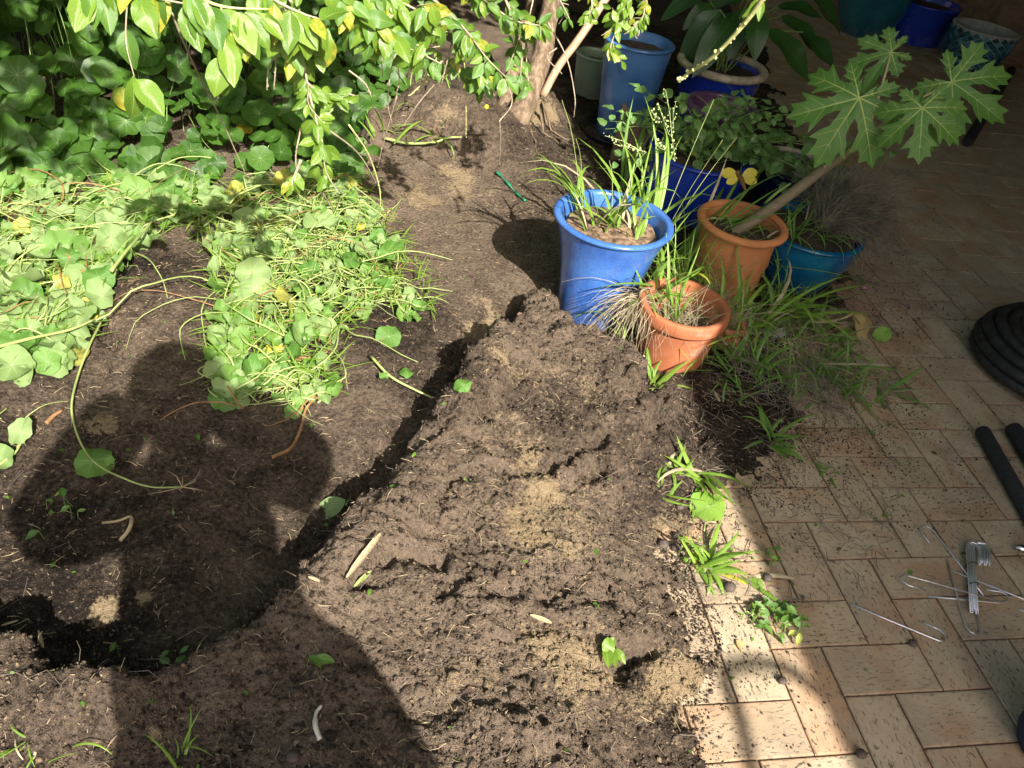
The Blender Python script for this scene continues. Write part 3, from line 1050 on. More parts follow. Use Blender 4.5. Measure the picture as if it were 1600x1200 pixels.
MBROWNST = plain('browned_stem', (0.27, 0.14, 0.06), 0.7, 0.35, 30, 0.2)
MBARK = NT('tree_bark')
_o = MBARK.coord('Object')
_g = MBARK.noise(MBARK.mapped(_o, (1, 1, 0.28)), 42, 6, 0.65)
_l = MBARK.noise(_o, 6, 4)
MBARK = MBARK.fin(MBARK.mix(MBARK.ramp(_g, 0.35, 0.66), (0.12, 0.082, 0.052), MBARK.mix(_l, (0.33, 0.24, 0.155), (0.27, 0.20, 0.14))), 0.9, MBARK.bump(_g, 0.9, 0.02), 0.2)
MTWIG = plain('pale_twig', (0.36, 0.29, 0.20), 0.8, 0.3, 40, 0.4)
MTWIGY = plain('yellow_twig', (0.50, 0.50, 0.20), 0.6, 0.25, 40, 0.3)
MPINK = plain('smooth_branch', (0.42, 0.29, 0.18), 0.6, 0.2, 20, 0.2)

NASTV = [fix(round_leaf(i, c, wv)) for i, (c, wv) in enumerate([(0.10, 0.10), (0.22, 0.16), (-0.20, 0.14), (0.35, 0.22), (-0.05, 0.26), (0.5, 0.12)])]
WILTV = [fix(round_leaf(20 + i, c, wv)) for i, (c, wv) in enumerate([(0.08, 0.16), (-0.40, 0.22), (0.55, 0.28), (-0.15, 0.34), (0.9, 0.25)])]
NASTM = [mesh('leaf', *v[:2], MNAST, True, v[2]) for v in NASTV]
WILTM = [mesh('leaf', *v[:2], MWILT, True, v[2]) for v in WILTV] + [mesh('leaf', *v[:2], MWILT2, True, v[2]) for v in WILTV]
DURV = [strip_leaf(ell(9, 0.235 + 0.03 * (i % 3), 1.0, 0.10), fold=0.25 + 0.15 * (i % 2), curl=0.05 + 0.13 * i, wave=0.12, seed=i) for i in range(5)]
DURM = [mesh('leaf', *v[:2], MDUR, True, v[2]) for v in DURV]
DURM2 = [mesh('leaf', *v[:2], MDUR2, True, v[2]) for v in DURV]
OVV = [strip_leaf(ell(8, 0.36, 0.8, 0.06), fold=0.2, curl=0.15 + 0.2 * i, wave=0.15, seed=i + 9) for i in range(3)]
OVM = [mesh('leaf', *v[:2], MHERB, True, v[2]) for v in OVV]


def px_in(poly):
    xs_, ys_ = [p[0] for p in poly], [p[1] for p in poly]
    while True:
        x, y = U(min(xs_), max(xs_)), U(min(ys_), max(ys_))
        if inside(np.array([x]), np.array([y]), poly)[0]:
            return x, y


# ------------------------------------------------------------------ living nasturtium patch in the shade of the tree
BEDPX = [(-260, -90), (150, -140), (560, -70), (650, 60), (640, 150), (585, 200), (560, 290), (330, 300), (140, 300), (-60, 330), (-260, 360)]
BED = poly_px(BEDPX)
nast = thing('nasturtium_patch', pxs(250, 200), 'dense patch of living round-leaved nasturtium shaded under the tree', 'plant')
bx = [p[0] for p in BED]
by = [p[1] for p in BED]
front = poly_px([(-260, 360), (-60, 330), (140, 300), (330, 300), (560, 290), (585, 200), (640, 150), (650, 60)])
spots = []
st = MB()
X, Y = RNG.uniform(min(bx), max(bx), 5600), RNG.uniform(min(by), max(by), 5600)
okb = inside(X, Y, BED)
X, Y = X[okb], Y[okb]
dfr = seg_dist(X, Y, front)[0]
Zg = H(X, Y)
for x, y, d, zg in zip(X, Y, dfr, Zg):
    top = 0.06 + 0.46 * float(sstep(0.0, 0.9, d)) + 0.05 * math.sin(3 * x) * math.cos(4 * y)
    z = max(0.0, zg) + top * U(0.12, 1.05) ** 0.7
    P = Vector((x, y, z))
    q = to_px(P)
    if -120 < q[0] < 760 and -120 < q[1] < 420:
        spots.append((P, (1.3 if q[0] < 260 else 1.0) * U(0.024, 0.056) * (1.5 if random.random() < 0.16 else 1.0)))
spots = spots[:1250]
spots.sort(key=lambda s: -s[1] / depth_of(s[0]))
mats, rest = [], []
for i, (P, r) in enumerate(spots):
    n = (Vector((0, 0, 1)) * 0.75 + to_cam(P) * 0.5 + TOSUN * 0.25 + rv(0.62)).normalized()
    m = frame(P, n, rv(), (r, r * U(0.8, 1.1), r * U(0.5, 2.2)))
    (mats if i < 300 else rest).append(m)
    if i % 2 == 0:
        g0 = Vector((P.x + U(-.08, .08), P.y + U(-.08, .08), max(0, P.z - 0.35)))
        st.tube(smooth_path([g0, (g0 + P) / 2 + rv(0.03), P], 3), [0.0022, 0.002, 0.0018, 0.0018, 0.0018, 0.0016, 0.0015], 4, False)
for m in mats:
    obj('leaf', random.choice(NASTM), nast, mtx=m)
V0, F0, U0 = round_leaf(3, 0.15, 0.07)
V, F, UVs = join_copies(V0, F0, U0, rest)
F = [tuple(dict.fromkeys(f)) for f in F.tolist()]
tag(obj('leaves', mesh('leaves', V - np.array(nast.location), F, MNAST, True, UVs), nast), kind='stuff')
tag(st.build('stems', MSTEMD, nast), kind='stuff')

# ------------------------------------------------------------------ pulled-up nasturtium, thrown down in the sun
def heap(label, poly, nleaf, nstem, hgt, size=(0.028, 0.065), fresh=0.35, seed=1, centre=None, slen=(0.10, 0.40), big=0):
    random.seed(seed)
    cx, cy = sum(p[0] for p in poly) / len(poly), sum(p[1] for p in poly) / len(poly)
    t = thing('uprooted_nasturtium', pxs(cx, cy), label, 'weeds')
    for i in range(nleaf):
        P = pxs(*px_in(poly))
        P.z += U(0.008, hgt)
        n = (Vector((0, 0, 1)) + to_cam(P) * 0.35 + rv(0.62)).normalized()
        r = U(*size) if i >= big else U(0.036, 0.062)
        k = random.randrange(5) + (5 if random.random() < fresh else 0)
        obj('leaf', WILTM[k], t, mtx=frame(P, n, rv(), (r * U(0.55, 1.1), r, r)))
    s1, s2 = MB(), MB()
    pa = [tuple(px(x, y)[:2]) for x, y in poly]
    for i in range(nstem):
        for attempt in range(6):
            a = pxs(*px_in(poly))
            ang = U(0, 6.28)
            L = U(*slen)
            pts, p = [], Vector((a.x, a.y, 0))
            bend = U(-1.1, 1.1) * (1 if random.random() < 0.7 else 2.2)
            zt = U(0.01, hgt * 1.15)
            for j in range(7):
                z = max(0.0, hs(p.x, p.y)) + 0.006 + zt * (0.3 + 0.7 * math.sin(math.pi * (j + 0.5) / 7))
                pts.append(Vector((p.x, p.y, z)))
                ang += bend / 6 + U(-.25, .25) + (U(-1.0, 1.0) if random.random() < 0.10 else 0)
                p = p + Vector((math.cos(ang), math.sin(ang), 0)) * (L / 6)
            if inside(np.array([p.x]), np.array([p.y]), pa)[0] or random.random() < 0.06:
                break
        else:
            continue
        r = U(0.0009, 0.0028)
        (s1 if random.random() < 0.90 else s2).tube(smooth_path(pts, 2), [r * (1.15 - 0.6 * q / 12) for q in range(13)], 5, False)
    tag(s1.build('stems', MSTEM, t), kind='stuff')
    if s2.v:
        tag(s2.build('dead_stems', MBROWNST, t), kind='stuff')
    return t


heap('wilting pulled nasturtium heap at the left of the bare soil lump', [(-60, 300), (330, 285), (300, 362), (248, 368), (215, 395), (198, 440), (178, 478), (150, 505), (110, 585), (60, 600), (-60, 600)], 300, 240, 0.065, (0.013, 0.046), seed=3, big=42)
heap('wilting pulled nasturtium heap at the right of the bare soil lump', [(285, 300), (555, 280), (610, 360), (625, 430), (575, 500), (520, 545), (490, 600), (345, 640), (332, 570), (337, 480), (337, 420), (305, 372)], 300, 330, 0.055, (0.010, 0.038), seed=4, big=32)
heap('tangle of pulled nasturtium stems beside the yellow leaf, lowest of the heaps', [(340, 590), (500, 570), (545, 620), (480, 650), (380, 655), (335, 630)], 46, 70, 0.045, (0.012, 0.034), 0.6, 5, slen=(0.06, 0.2))
heap('thin spill of pulled stems on the soil right of the large heap', [(560, 400), (620, 440), (680, 490), (650, 505), (560, 490)], 22, 50, 0.03, (0.010, 0.03), 0.5, 6, slen=(0.1, 0.24))
heap('small pulled nasturtium scraps at the left edge by the dark soil mound', [(-40, 650), (30, 650), (60, 680), (30, 740), (-40, 745)], 7, 12, 0.04, (0.02, 0.04), 0.5, 7, slen=(0.08, 0.2))
random.seed(21)


def sprig(name, label, cat, path, rad, mat, leaves=(), dz=0.01, lmat=None, roots=0):
    """one stem lying on the soil with a few leaves"""
    pts = [pxs(x, y, dz) for x, y in path]
    t = thing(name, pts[0], label, cat)
    n = len(smooth_path(pts, 5))
    MB().tube(smooth_path(pts, 5), [rad * (1 - 0.5 * i / n) for i in range(n)], 6).build('stem', mat, t)
    for x, y, r in leaves:
        P = pxs(x, y, 0.018)
        obj('leaf', random.choice(lmat or WILTM[5:]), t, mtx=frame(P, (Vector((0, 0, 1)) + to_cam(P) * 0.5 + rv(0.3)), rv(), r))
    if roots:
        m = MB()
        for i in range(roots):
            a = pts[-1]
            b = a + Vector((U(-.06, .06), U(-.06, .06), U(-.005, .01)))
            m.tube([a, (a + b) / 2 + rv(0.012), b], [0.0012, 0.0009, 0.0005], 4, False)
        tag(m.build('roots', MROOT, t), kind='stuff')
    return t


sprig('pulled_stem', 'long pale curved stem with one round leaf in the shadow of the photographer', 'stem', [(160, 500), (140, 540), (122, 590), (112, 640), (125, 690), (150, 725), (190, 748), (235, 762), (285, 762)], 0.0032, MSTEM, [(145, 722, 0.042), (170, 728, 0.015)], 0.03, roots=8)
sprig('pulled_stem', 'straight pale stem crossing the left heap of wilted leaves', 'stem', [(-20, 555), (50, 535), (110, 518), (150, 512)], 0.005, MSTEM, dz=0.07)
sprig('pulled_stem', 'light straight stem standing over the leaves beside the soil lump', 'stem', [(175, 430), (200, 400), (225, 370), (245, 340)], 0.0055, MSTEM, dz=0.09)
sprig('pulled_stem', 'uprooted seedling with long root lying across the cut bank', 'stem', [(580, 560), (610, 590), (650, 610), (680, 625), (690, 640)], 0.004, MSTEM, [(635, 583, 0.018), (722, 612, 0.02), (600, 590, 0.012)], 0.02, roots=10)
sprig('pulled_stem', 'brown twisted root at the lower end of the leaf heaps', 'root', [(425, 715), (455, 700), (470, 670), (478, 640), (495, 622), (515, 618)], 0.005, MBROWNST, dz=0.015)
sprig('pulled_stem', 'reddish brown stem arching from the heap beside the yellow leaf', 'stem', [(460, 560), (495, 560), (515, 545), (512, 520), (500, 500)], 0.004, MBROWNST, dz=0.03)
sprig('pulled_stem', 'orange brown short stem at the left edge of the shadow', 'stem', [(72, 662), (85, 650), (97, 642)], 0.006, MBROWNST, dz=0.01)
sprig('pulled_stem', 'thick cream stem piece under the tree by the grass clump', 'stem', [(600, 216), (640, 224), (680, 222), (700, 215), (722, 208)], 0.006, MSTEM, dz=0.03)
sprig('fallen_leaf', 'single grey green round leaf on bare soil right of the heaps', 'leaf', [(596, 540), (600, 533)], 0.002, MSTEM, [(608, 527, 0.036)], lmat=[WILTM[5]])
sprig('fallen_leaf', 'folded pale leaf standing on the lip of the cut bank', 'leaf', [(540, 790), (545, 780)], 0.002, MSTEM, [(540, 782, 0.085)], lmat=[mesh('leaf', *DURV[4][:2], MWILT, True, DURV[4][2])])
MYEL = leaf_mat('yellow_leaf', (0.62, 0.44, 0.04), (0.66, 0.52, 0.08), (0.6, 0.5, 0.2), 'round', 0.5, 0.3, tcol=(0.6, 0.4, 0.02))
MDEAD = leaf_mat('dead_leaf', (0.36, 0.25, 0.10), (0.44, 0.33, 0.13), (0.3, 0.2, 0.1), 'mid', 0.7, 0.2, tcol=(0.5, 0.3, 0.05))
MLIME = leaf_mat('lime_leaf', (0.22, 0.40, 0.05), (0.26, 0.43, 0.07), (0.55, 0.65, 0.3), 'round', 0.45, 0.35)
YM = [mesh('leaf', *WILTV[0][:2], MYEL, True, WILTV[0][2])]
LM = [mesh('leaf', *NASTV[0][:2], MLIME, True, NASTV[0][2])]
sprig('fallen_leaf', 'bright yellow dying leaf on the right heap of pulled weeds', 'leaf', [(470, 565), (450, 560)], 0.002, MBROWNST, [(430, 562, 0.045)], 0.045, YM)
sprig('fallen_leaf', 'yellow leaf among the stems left of the bare soil lump', 'leaf', [(120, 500), (130, 495)], 0.002, MSTEM, [(136, 486, 0.035)], 0.06, YM)
sprig('fallen_leaf', 'lime green round leaf lying by the grass at the paving edge', 'leaf', [(1100, 830), (1104, 800)], 0.0022, MSTEM, [(1106, 792, 0.042)], 0.012, LM)

# ------------------------------------------------------------------ grass and weeds
def blade(base, az, el, L, wd, droop, seg=7, kink=0.0):
    """one grass blade, folded along its middle"""
    V, F, UVs = [], [], []
    p, e, a = Vector(base), el, az
    for i in range(seg + 1):
        t = i / seg
        d = Vector((math.cos(a) * math.cos(e), math.sin(a) * math.cos(e), math.sin(e)))
        sd = Vector((-math.sin(a), math.cos(a), 0))
        up = d.cross(sd) * -1
        w = wd * 0.5 * min(1, 0.45 + 3 * t) * (1 - t ** 2.2) + 0.0002
        V += [p - sd * w + up * w * 0.35, p, p + sd * w + up * w * 0.35]
        UVs += [(0, t), (0.5, t), (1, t)]
        p = p + d * (L / seg)
        e -= droop / seg * (0.4 + 1.4 * t)
        a += kink / seg
    for i in range(seg):
        for j in range(2):
            F.append((i * 3 + j, i * 3 + j + 1, i * 3 + 4 + j, i * 3 + 3 + j))
    return V, F, UVs


def tuft(label, base, n, L, wd, el=(0.5, 1.4), droop=(0.6, 1.8), mat=None, az=(0, 6.283), spread=0.02, name='grass_tuft', cat='grass', stalks=0, parent=None):
    t = thing(name, base, label, cat) if parent is None else parent
    for i in range(n):
        b = Vector(base) + Vector((U(-spread, spread), U(-spread, spread), 0))
        a = U(*az)
        m = MB().add(*blade(b, a, U(*el), U(*L) * (0.55 if random.random() < 0.2 else 1), U(*wd) * U(0.6, 1.1), U(*droop) * U(0.6, 1.6), kink=U(-1.3, 1.3)))
        m.build('blade', MSTRAW if random.random() < 0.10 else (mat or MGRASS), t)
    for i in range(stalks):
        a = U(*az)
        Lk = U(*L) * 1.25
        b = Vector(base)
        tip = b + Vector((math.cos(a) * Lk * 0.35, math.sin(a) * Lk * 0.35, Lk * 0.95))
        pts = smooth_path([b, b + (tip - b) * 0.6 + Vector((0, 0, 0.03)), tip], 6)
        MB().tube(pts, [0.0012 - 0.0006 * k / len(pts) for k in range(len(pts))], 5).build('seed_stalk', MSTEM, t)
    return t


def rim_z(p):
    return p['zf']


def in_pot(p, dx, dy):
    return Vector((p.location.x + dx, p.location.y + dy, p['zf'] + 0.002))


g = tuft('light green grass growing from the mulch in the bright blue pot', in_pot(P_BLUE, 0.0, 0.0), 10, (0.14, 0.26), (0.0104, 0.0189), (0.7, 1.45), (0.6, 1.9), stalks=2)
tuft(None, in_pot(P_BLUE, 0.05, 0.06), 8, (0.16, 0.3), (0.0104, 0.0175), (0.9, 1.5), (0.5, 1.7), spread=0.035, parent=g)
tuft(None, in_pot(P_BLUE, -0.05, -0.02), 7, (0.1, 0.2), (0.0091, 0.0162), (0.7, 1.4), (0.6, 1.9), spread=0.035, parent=g)
tuft(None, in_pot(P_BLUE, 0.07, -0.02), 6, (0.1, 0.2), (0.0091, 0.0162), (0.7, 1.4), (0.6, 1.9), spread=0.035, parent=g)
tuft('arching grass leaning out over the left rim of the bright blue pot', in_pot(P_BLUE, -0.09, 0.07), 9, (0.18, 0.30), (0.0091, 0.0162), (0.7, 1.3), (1.0, 2.3), az=(1.6, 4.0), stalks=2)
tuft('tall upright bright grass between the blue pot and the cobalt planter', Vector((0.36, 2.42, 0.06)), 15, (0.38, 0.58), (0.0156, 0.0257), (1.1, 1.5), (0.3, 1.3), stalks=3)
tuft('broad shaded grass leaning right in front of the cobalt planter', Vector((0.47, 2.50, 0.06)), 14, (0.35, 0.5), (0.0169, 0.0270), (0.8, 1.2), (0.5, 1.4), MGRASSSHADE, (-0.6, 0.9))
tuft('lit grass sprouting from the gap above the red terracotta pot', Vector((0.36, 2.10, 0.16)), 12, (0.10, 0.2), (0.0104, 0.0175), (0.2, 1.2), (0.6, 2.0))
tuft('grass standing inside the red terracotta pot', in_pot(P_TERRA, -0.02, 0.0), 6, (0.16, 0.30), (0.0104, 0.0189), (1.1, 1.5), (0.1, 0.9))
tuft('grass mat filling the orange clay pot round the papaya stem', in_pot(P_PAP, 0, 0), 14, (0.06, 0.16), (0.0052, 0.0108), (0.3, 1.3), (0.6, 2.0), MGRASSSHADE, spread=0.09)
tg = tuft('wild shaded grass growing in the turquoise bowl', in_pot(P_TEAL, 0.0, 0.0), 22, (0.10, 0.24), (0.0065, 0.0135), (0.4, 1.4), (0.6, 2.1), MGRASSSHADE, spread=0.10)
tuft('wide bladed grass standing in front of the orange clay pot', Vector((0.66, 2.20, 0.0)), 9, (0.18, 0.36), (0.0156, 0.0270), (0.7, 1.4), (0.4, 1.7), MGRASSSHADE)
tuft('bent broad grass hanging against the turquoise bowl', Vector((0.78, 2.28, 0.06)), 8, (0.16, 0.28), (0.0156, 0.0243), (0.4, 1.1), (0.8, 2.1), MGRASSSHADE)
tuft('small grass plant at the foot of the red terracotta pot', pxs(1020, 600), 7, (0.07, 0.13), (0.0130, 0.0216), (0.2, 1.3), (0.5, 1.6), MGRASS)
tuft('star shaped shaded grass tuft on the dark soil by the paving', pxs(1206, 690), 18, (0.08, 0.16), (0.0117, 0.0189), (0.25, 1.3), (0.6, 1.9), MGRASSSHADE)
tuft('sunlit spreading grass tuft at the paving edge', pxs(1105, 885), 22, (0.07, 0.15), (0.0117, 0.0203), (0.1, 1.2), (0.4, 1.6), MGRASS)
tuft('sunlit pulled grass lying at the soil edge above the lime leaf', pxs(1095, 745), 10, (0.10, 0.2), (0.0117, 0.0203), (0.05, 0.6), (0.2, 1.1), MGRASS)
tuft('short bunch of cut grass on the soil left of the pulled grass', pxs(1050, 735), 12, (0.05, 0.10), (0.0078, 0.0135), (0.05, 0.6), (0.2, 1.0), MGRASS)
tuft('small yellowing grass sprig on the sandy soil below the cut bunch', pxs(1040, 775), 6, (0.07, 0.13), (0.0091, 0.0149), (0.05, 0.6), (0.3, 1.0), MGRASS)
tuft('long blade of grass reaching from the paving edge into the shade', pxs(1165, 895), 5, (0.08, 0.17), (0.0130, 0.0216), (0.1, 0.5), (0.4, 1.2), MGRASS, (-0.8, 0.4))
tuft('sprawling grass in the shade below the jar', pxs(1150, 560), 12, (0.12, 0.26), (0.0130, 0.0216), (0.2, 1.1), (0.6, 1.8), MGRASSSHADE)
tuft('sprawling grass in the shade left of the silver wrapper', pxs(1185, 585), 10, (0.10, 0.2), (0.0117, 0.0203), (0.2, 1.1), (0.6, 1.8), MGRASSSHADE)
tuft('long trailing grass lying out over the paving', pxs(1265, 570), 10, (0.18, 0.36), (0.0130, 0.0216), (0.05, 0.6), (0.3, 1.0), MGRASSSHADE, (-1.3, 0.3))
tuft('farthest trailing grass runner bent over on the pavers', pxs(1385, 610), 6, (0.09, 0.18), (0.0130, 0.0216), (0.05, 0.7), (0.4, 1.3), MGRASSSHADE, (-1.8, 0.5))
tuft('grass clump in the shade below the dead papaya leaf', pxs(1300, 530), 10, (0.10, 0.22), (0.0117, 0.0203), (0.2, 1.0), (0.5, 1.6), MGRASSSHADE)
tuft('grass between the silver wrapper and the turquoise bowl', pxs(1235, 500), 10, (0.12, 0.24), (0.0130, 0.0216), (0.2, 1.1), (0.6, 1.8), MGRASSSHADE)
tuft('small grass clump at the bottom edge in the photographer shadow', pxs(290, 1190), 9, (0.04, 0.10), (0.003, 0.006), (0.4, 1.4), (0.4, 1.4), MGRASS)
tuft('curled pale shoots in the lower corner soil', pxs(40, 1175), 8, (0.04, 0.09), (0.003, 0.005), (0.1, 0.7), (0.6, 2.6), MGRASS)
tuft('thin shoots on the shadow edge near the lower corner', pxs(100, 1180), 4, (0.05, 0.10), (0.003, 0.005), (0.2, 0.8), (0.3, 1.4), MGRASS, (0, 2.0))
tuft('grass growing at the root mound under the tree', pxs(650, 205, 0.0), 26, (0.10, 0.22), (0.0091, 0.0175), (0.2, 1.2), (0.6, 1.8), MGRASS, spread=0.16)
tuft('wispy grass at the top of the root mound', pxs(690, 140, 0.0), 26, (0.08, 0.18), (0.0052, 0.0095), (0.4, 1.4), (0.4, 1.6), MGRASS, spread=0.16)
tuft('thin grass shoot by the tall faded blue pot', Vector((0.30, 3.05, 0.06)), 4, (0.3, 0.42), (0.0182, 0.0270), (1.2, 1.5), (0.2, 1.4), MGRASSSHADE)
tuft('tiny sprout in a paver joint beyond the wilted leaf', px(1488, 517, 0.0), 5, (0.03, 0.06), (0.0065, 0.0108), (0.1, 0.9), (0.3, 1.0), MGRASSSHADE)
tuft('tiny shaded weed in the paver joint near the dark soil', px(1290, 740, 0.0), 8, (0.03, 0.06), (0.0091, 0.0149), (0.1, 0.9), (0.3, 1.0), MGRASSSHADE)
tuft('lone weed sprout in a joint above the wire pegs', px(1365, 805, 0.0), 6, (0.02, 0.045), (0.0065, 0.0108), (0.1, 0.9), (0.3, 1.0), MGRASSSHADE)


for lab, bs, n_, L_, wd_ in [
    ('weedy grass in the gap between bright blue pot and red terracotta pot', Vector((0.34, 2.02, 0.03)), 12, (0.12, 0.28), (0.006, 0.012)),
    ('weedy grass behind the red terracotta pot rim', Vector((0.52, 2.24, 0.05)), 14, (0.14, 0.32), (0.006, 0.014)),
    ('thick grass at the foot of the orange clay pot', Vector((0.70, 2.10, 0.0)), 14, (0.12, 0.28), (0.008, 0.015)),
    ('thick grass at the foot of the turquoise bowl', Vector((0.88, 2.36, 0.0)), 14, (0.10, 0.24), (0.008, 0.014)),
    ('grass beside the tiny terracotta pot', pxs(1125, 575), 12, (0.10, 0.22), (0.008, 0.014)),
    ('grass around the stalk of the dead papaya leaf', pxs(1270, 520), 12, (0.08, 0.2), (0.007, 0.013)),
    ('low grass on the dirt below the silver wrapper', pxs(1220, 560), 12, (0.08, 0.2), (0.008, 0.014)),
    ('grass seedling on dark soil left of the star shaped tuft', pxs(1150, 620), 9, (0.06, 0.14), (0.008, 0.013)),
    ('grass mat on the rear rim of the turquoise bowl', Vector((P_TEAL.location.x - 0.06, P_TEAL.location.y - 0.05, P_TEAL['zf'])), 18, (0.10, 0.22), (0.005, 0.010)),
    ('short weeds between the turquoise bowl and the paving', pxs(1330, 440), 9, (0.04, 0.1), (0.006, 0.010)),
    ('thin grass rising beside the papaya stem', Vector((0.78, 2.52, 0.14)), 12, (0.2, 0.38), (0.005, 0.010))]:
    tuft(lab, bs, n_, L_, wd_, (0.2, 1.3), (0.5, 2.0), MGRASSSHADE if bs.x > 0.45 else MGRASS, spread=0.05)  # darker grass colour on the shaded side


def seedlings(label, poly, n, size, mat_list, name='seedling_clump', hgt=0.04):
    cx, cy = sum(p[0] for p in poly) / len(poly), sum(p[1] for p in poly) / len(poly)
    t = thing(name, pxs(cx, cy), label, 'weeds')
    m = MB()
    for i in range(n):
        b = pxs(*px_in(poly))
        P = b + Vector((U(-.01, .01), U(-.01, .01), U(0.01, hgt)))
        m.tube([b, P], 0.0009, 4, False)
        obj('leaf', random.choice(mat_list), t, mtx=frame(P, Vector((0, 0, 1)) + to_cam(P) * 0.4 + rv(0.4), rv(), U(*size)))
    tag(m.build('stems', MSTEMD, t), kind='stuff')
    return t


seedlings('clump of small round weed leaves on the pavers where sun meets shade', [(1165, 960), (1190, 930), (1240, 950), (1260, 1000), (1225, 1010), (1180, 990)], 46, (0.014, 0.028), DURM2 + OVM[:1], hgt=0.035)
seedlings('pale weed seedlings beside the clump on the sunny pavers', [(1150, 965), (1170, 955), (1180, 975), (1160, 985)], 9, (0.01, 0.018), DURM)
seedlings('lone bright green seedling on the loose soil near the dark hole', [(925, 1015), (950, 1010), (955, 1030), (935, 1028)], 6, (0.028, 0.042), DURM)
seedlings('sparse seedlings in the photographer shadow at the left', [(60, 790), (130, 780), (135, 830), (70, 860)], 7, (0.014, 0.03), DURM2)
seedlings('row of tiny green leaf scraps in the dark hollow', [(180, 1020), (300, 1020), (345, 1030), (300, 1045), (190, 1035)], 6, (0.014, 0.026), DURM2)
seedlings('single green leaf scrap on the shaded bottom soil', [(475, 1040), (495, 1040), (495, 1055), (478, 1055)], 2, (0.03, 0.04), DURM2)
seedlings('small weeds among the stones at the soil edge', [(1055, 850), (1090, 840), (1100, 870), (1060, 880)], 10, (0.012, 0.022), DURM)
seedlings('tiny leaves on the paver joint under the clump of grass', [(1190, 860), (1210, 850), (1215, 880), (1200, 890)], 6, (0.014, 0.028), DURM2)


# ------------------------------------------------------------------ dry grass
def dry_clump(label, base, n, L, r, mat, el=(0.2, 1.3), droop=(0.4, 2.2), az=(0, 6.283), spread=0.05, name='dry_grass', kink=1.0):
    t = thing(name, base, label, 'dry grass')
    m = MB()
    for i in range(n):
        b = Vector(base) + Vector((U(-spread, spread), U(-spread, spread), U(0, 0.02)))
        a, e, Lk = U(*az), U(*el), U(*L)
        dr = U(*droop)
        pts = [b]
        for k in range(5):
            d = Vector((math.cos(a) * math.cos(e), math.sin(a) * math.cos(e), math.sin(e)))
            b = b + d * (Lk / 5)
            pts.append(b)
            e -= dr / 5
            a += U(-.3, .3) * kink
        m.tube(pts, [r, r, r * .9, r * .8, r * .6, r * .3], 3, False)
    tag(m.build('straws', mat, t), kind='stuff')
    return t


dry_clump('straw thatch falling over the right side of the bright blue pot', Vector((0.33, 2.10, 0.16)), 110, (0.10, 0.26), 0.0009, MSTRAW, (0.0, 0.7), (0.8, 2.0), (3.6, 5.2), 0.04)
dry_clump('pale dry grass inside the red terracotta pot', Vector((P_TERRA.location.x, P_TERRA.location.y, P_TERRA['zf'])), 90, (0.08, 0.2), 0.0009, MSTRAW, (0.5, 1.4), (0.3, 1.6), spread=0.06)
dry_clump('dry straw spilling between the clay pots', Vector((0.55, 2.18, 0.10)), 160, (0.08, 0.22), 0.0008, MSTRAW, (0.0, 1.2), (0.6, 2.2), spread=0.09)
dry_clump('dry straw drift below the turquoise bowl', Vector((0.78, 2.25, 0.03)), 170, (0.08, 0.2), 0.0008, MSTRAW, (0.0, 1.0), (0.6, 2.0), spread=0.13)
dry_clump('dull dead thatch mixed in the weeds by the paving', Vector((0.80, 2.02, 0.02)), 260, (0.06, 0.2), 0.0010, MTHATCH, (0.0, 0.7), (0.2, 1.2), spread=0.16)
RMASS = Vector((P_TEAL.location.x + 0.10, P_TEAL.location.y + 0.06, P_TEAL['zf'] + 0.02))
dry_clump('big fuzzy mass of dead grey brown roots over the turquoise bowl', RMASS, 1500, (0.10, 0.30), 0.0010, MTHATCH, (0.1, 1.5), (0.2, 2.6), (-1.0, 2.2), 0.09, 'root_mass', 2.2)
dry_clump('dry bent stalks sticking up from the purple pot', Vector((P_PUR.location.x + 0.03, P_PUR.location.y, P_PUR['zf'])), 22, (0.1, 0.25), 0.0018, MSTRAW, (0.5, 1.4), (0.2, 1.2), spread=0.04)

# ------------------------------------------------------------------ spotted herb in the cobalt planter
herb = thing('leafy_herb', (P_COB.location.x, P_COB.location.y, P_COB['zf']), 'bushy herb with small spotted leaves spilling from the cobalt planter', 'plant')
hm, sm_ = [], MB()
C0 = Vector(herb.location)
for i in range(46):
    ang = U(-0.7, 3.6)
    reach = U(0.05, 0.20) if random.random() < 0.4 else U(0.2, 0.52)
    tip = C0 + Vector((math.cos(ang) * reach * 1.2 + 0.10, math.sin(ang) * reach * 0.7 - 0.08, U(0.0, 0.30) - reach * 0.2))
    pts = smooth_path([C0 + rv(0.03), (C0 + tip) / 2 + Vector((0, 0, 0.06)), tip], 5)
    sm_.tube(pts, [0.0022 - 0.001 * k / len(pts) for k in range(len(pts))], 4, False)
    for k, p in enumerate(pts[3:]):
        for q in range(1 + (random.random() < 0.5)):
            d = (rv(1) + Vector((0, 0, 0.15))).normalized()
            P = p + d * 0.012
            hm.append(frame(P, Vector((0, 0, 1)) + to_cam(P) * 0.5 + rv(0.5), d, U(0.026, 0.055)))
hm.sort(key=lambda m: -m.to_scale()[0])
for m in hm[:220]:
    obj('leaf', random.choice(OVM), herb, mtx=m)
V, F, UVs = join_copies(*OVV[1], hm[220:])
tag(obj('leaves', mesh('leaves', V - np.array(C0), F, MHERB, True, UVs), herb), kind='stuff')
tag(sm_.build('stems', MSTEMD, herb), kind='stuff')
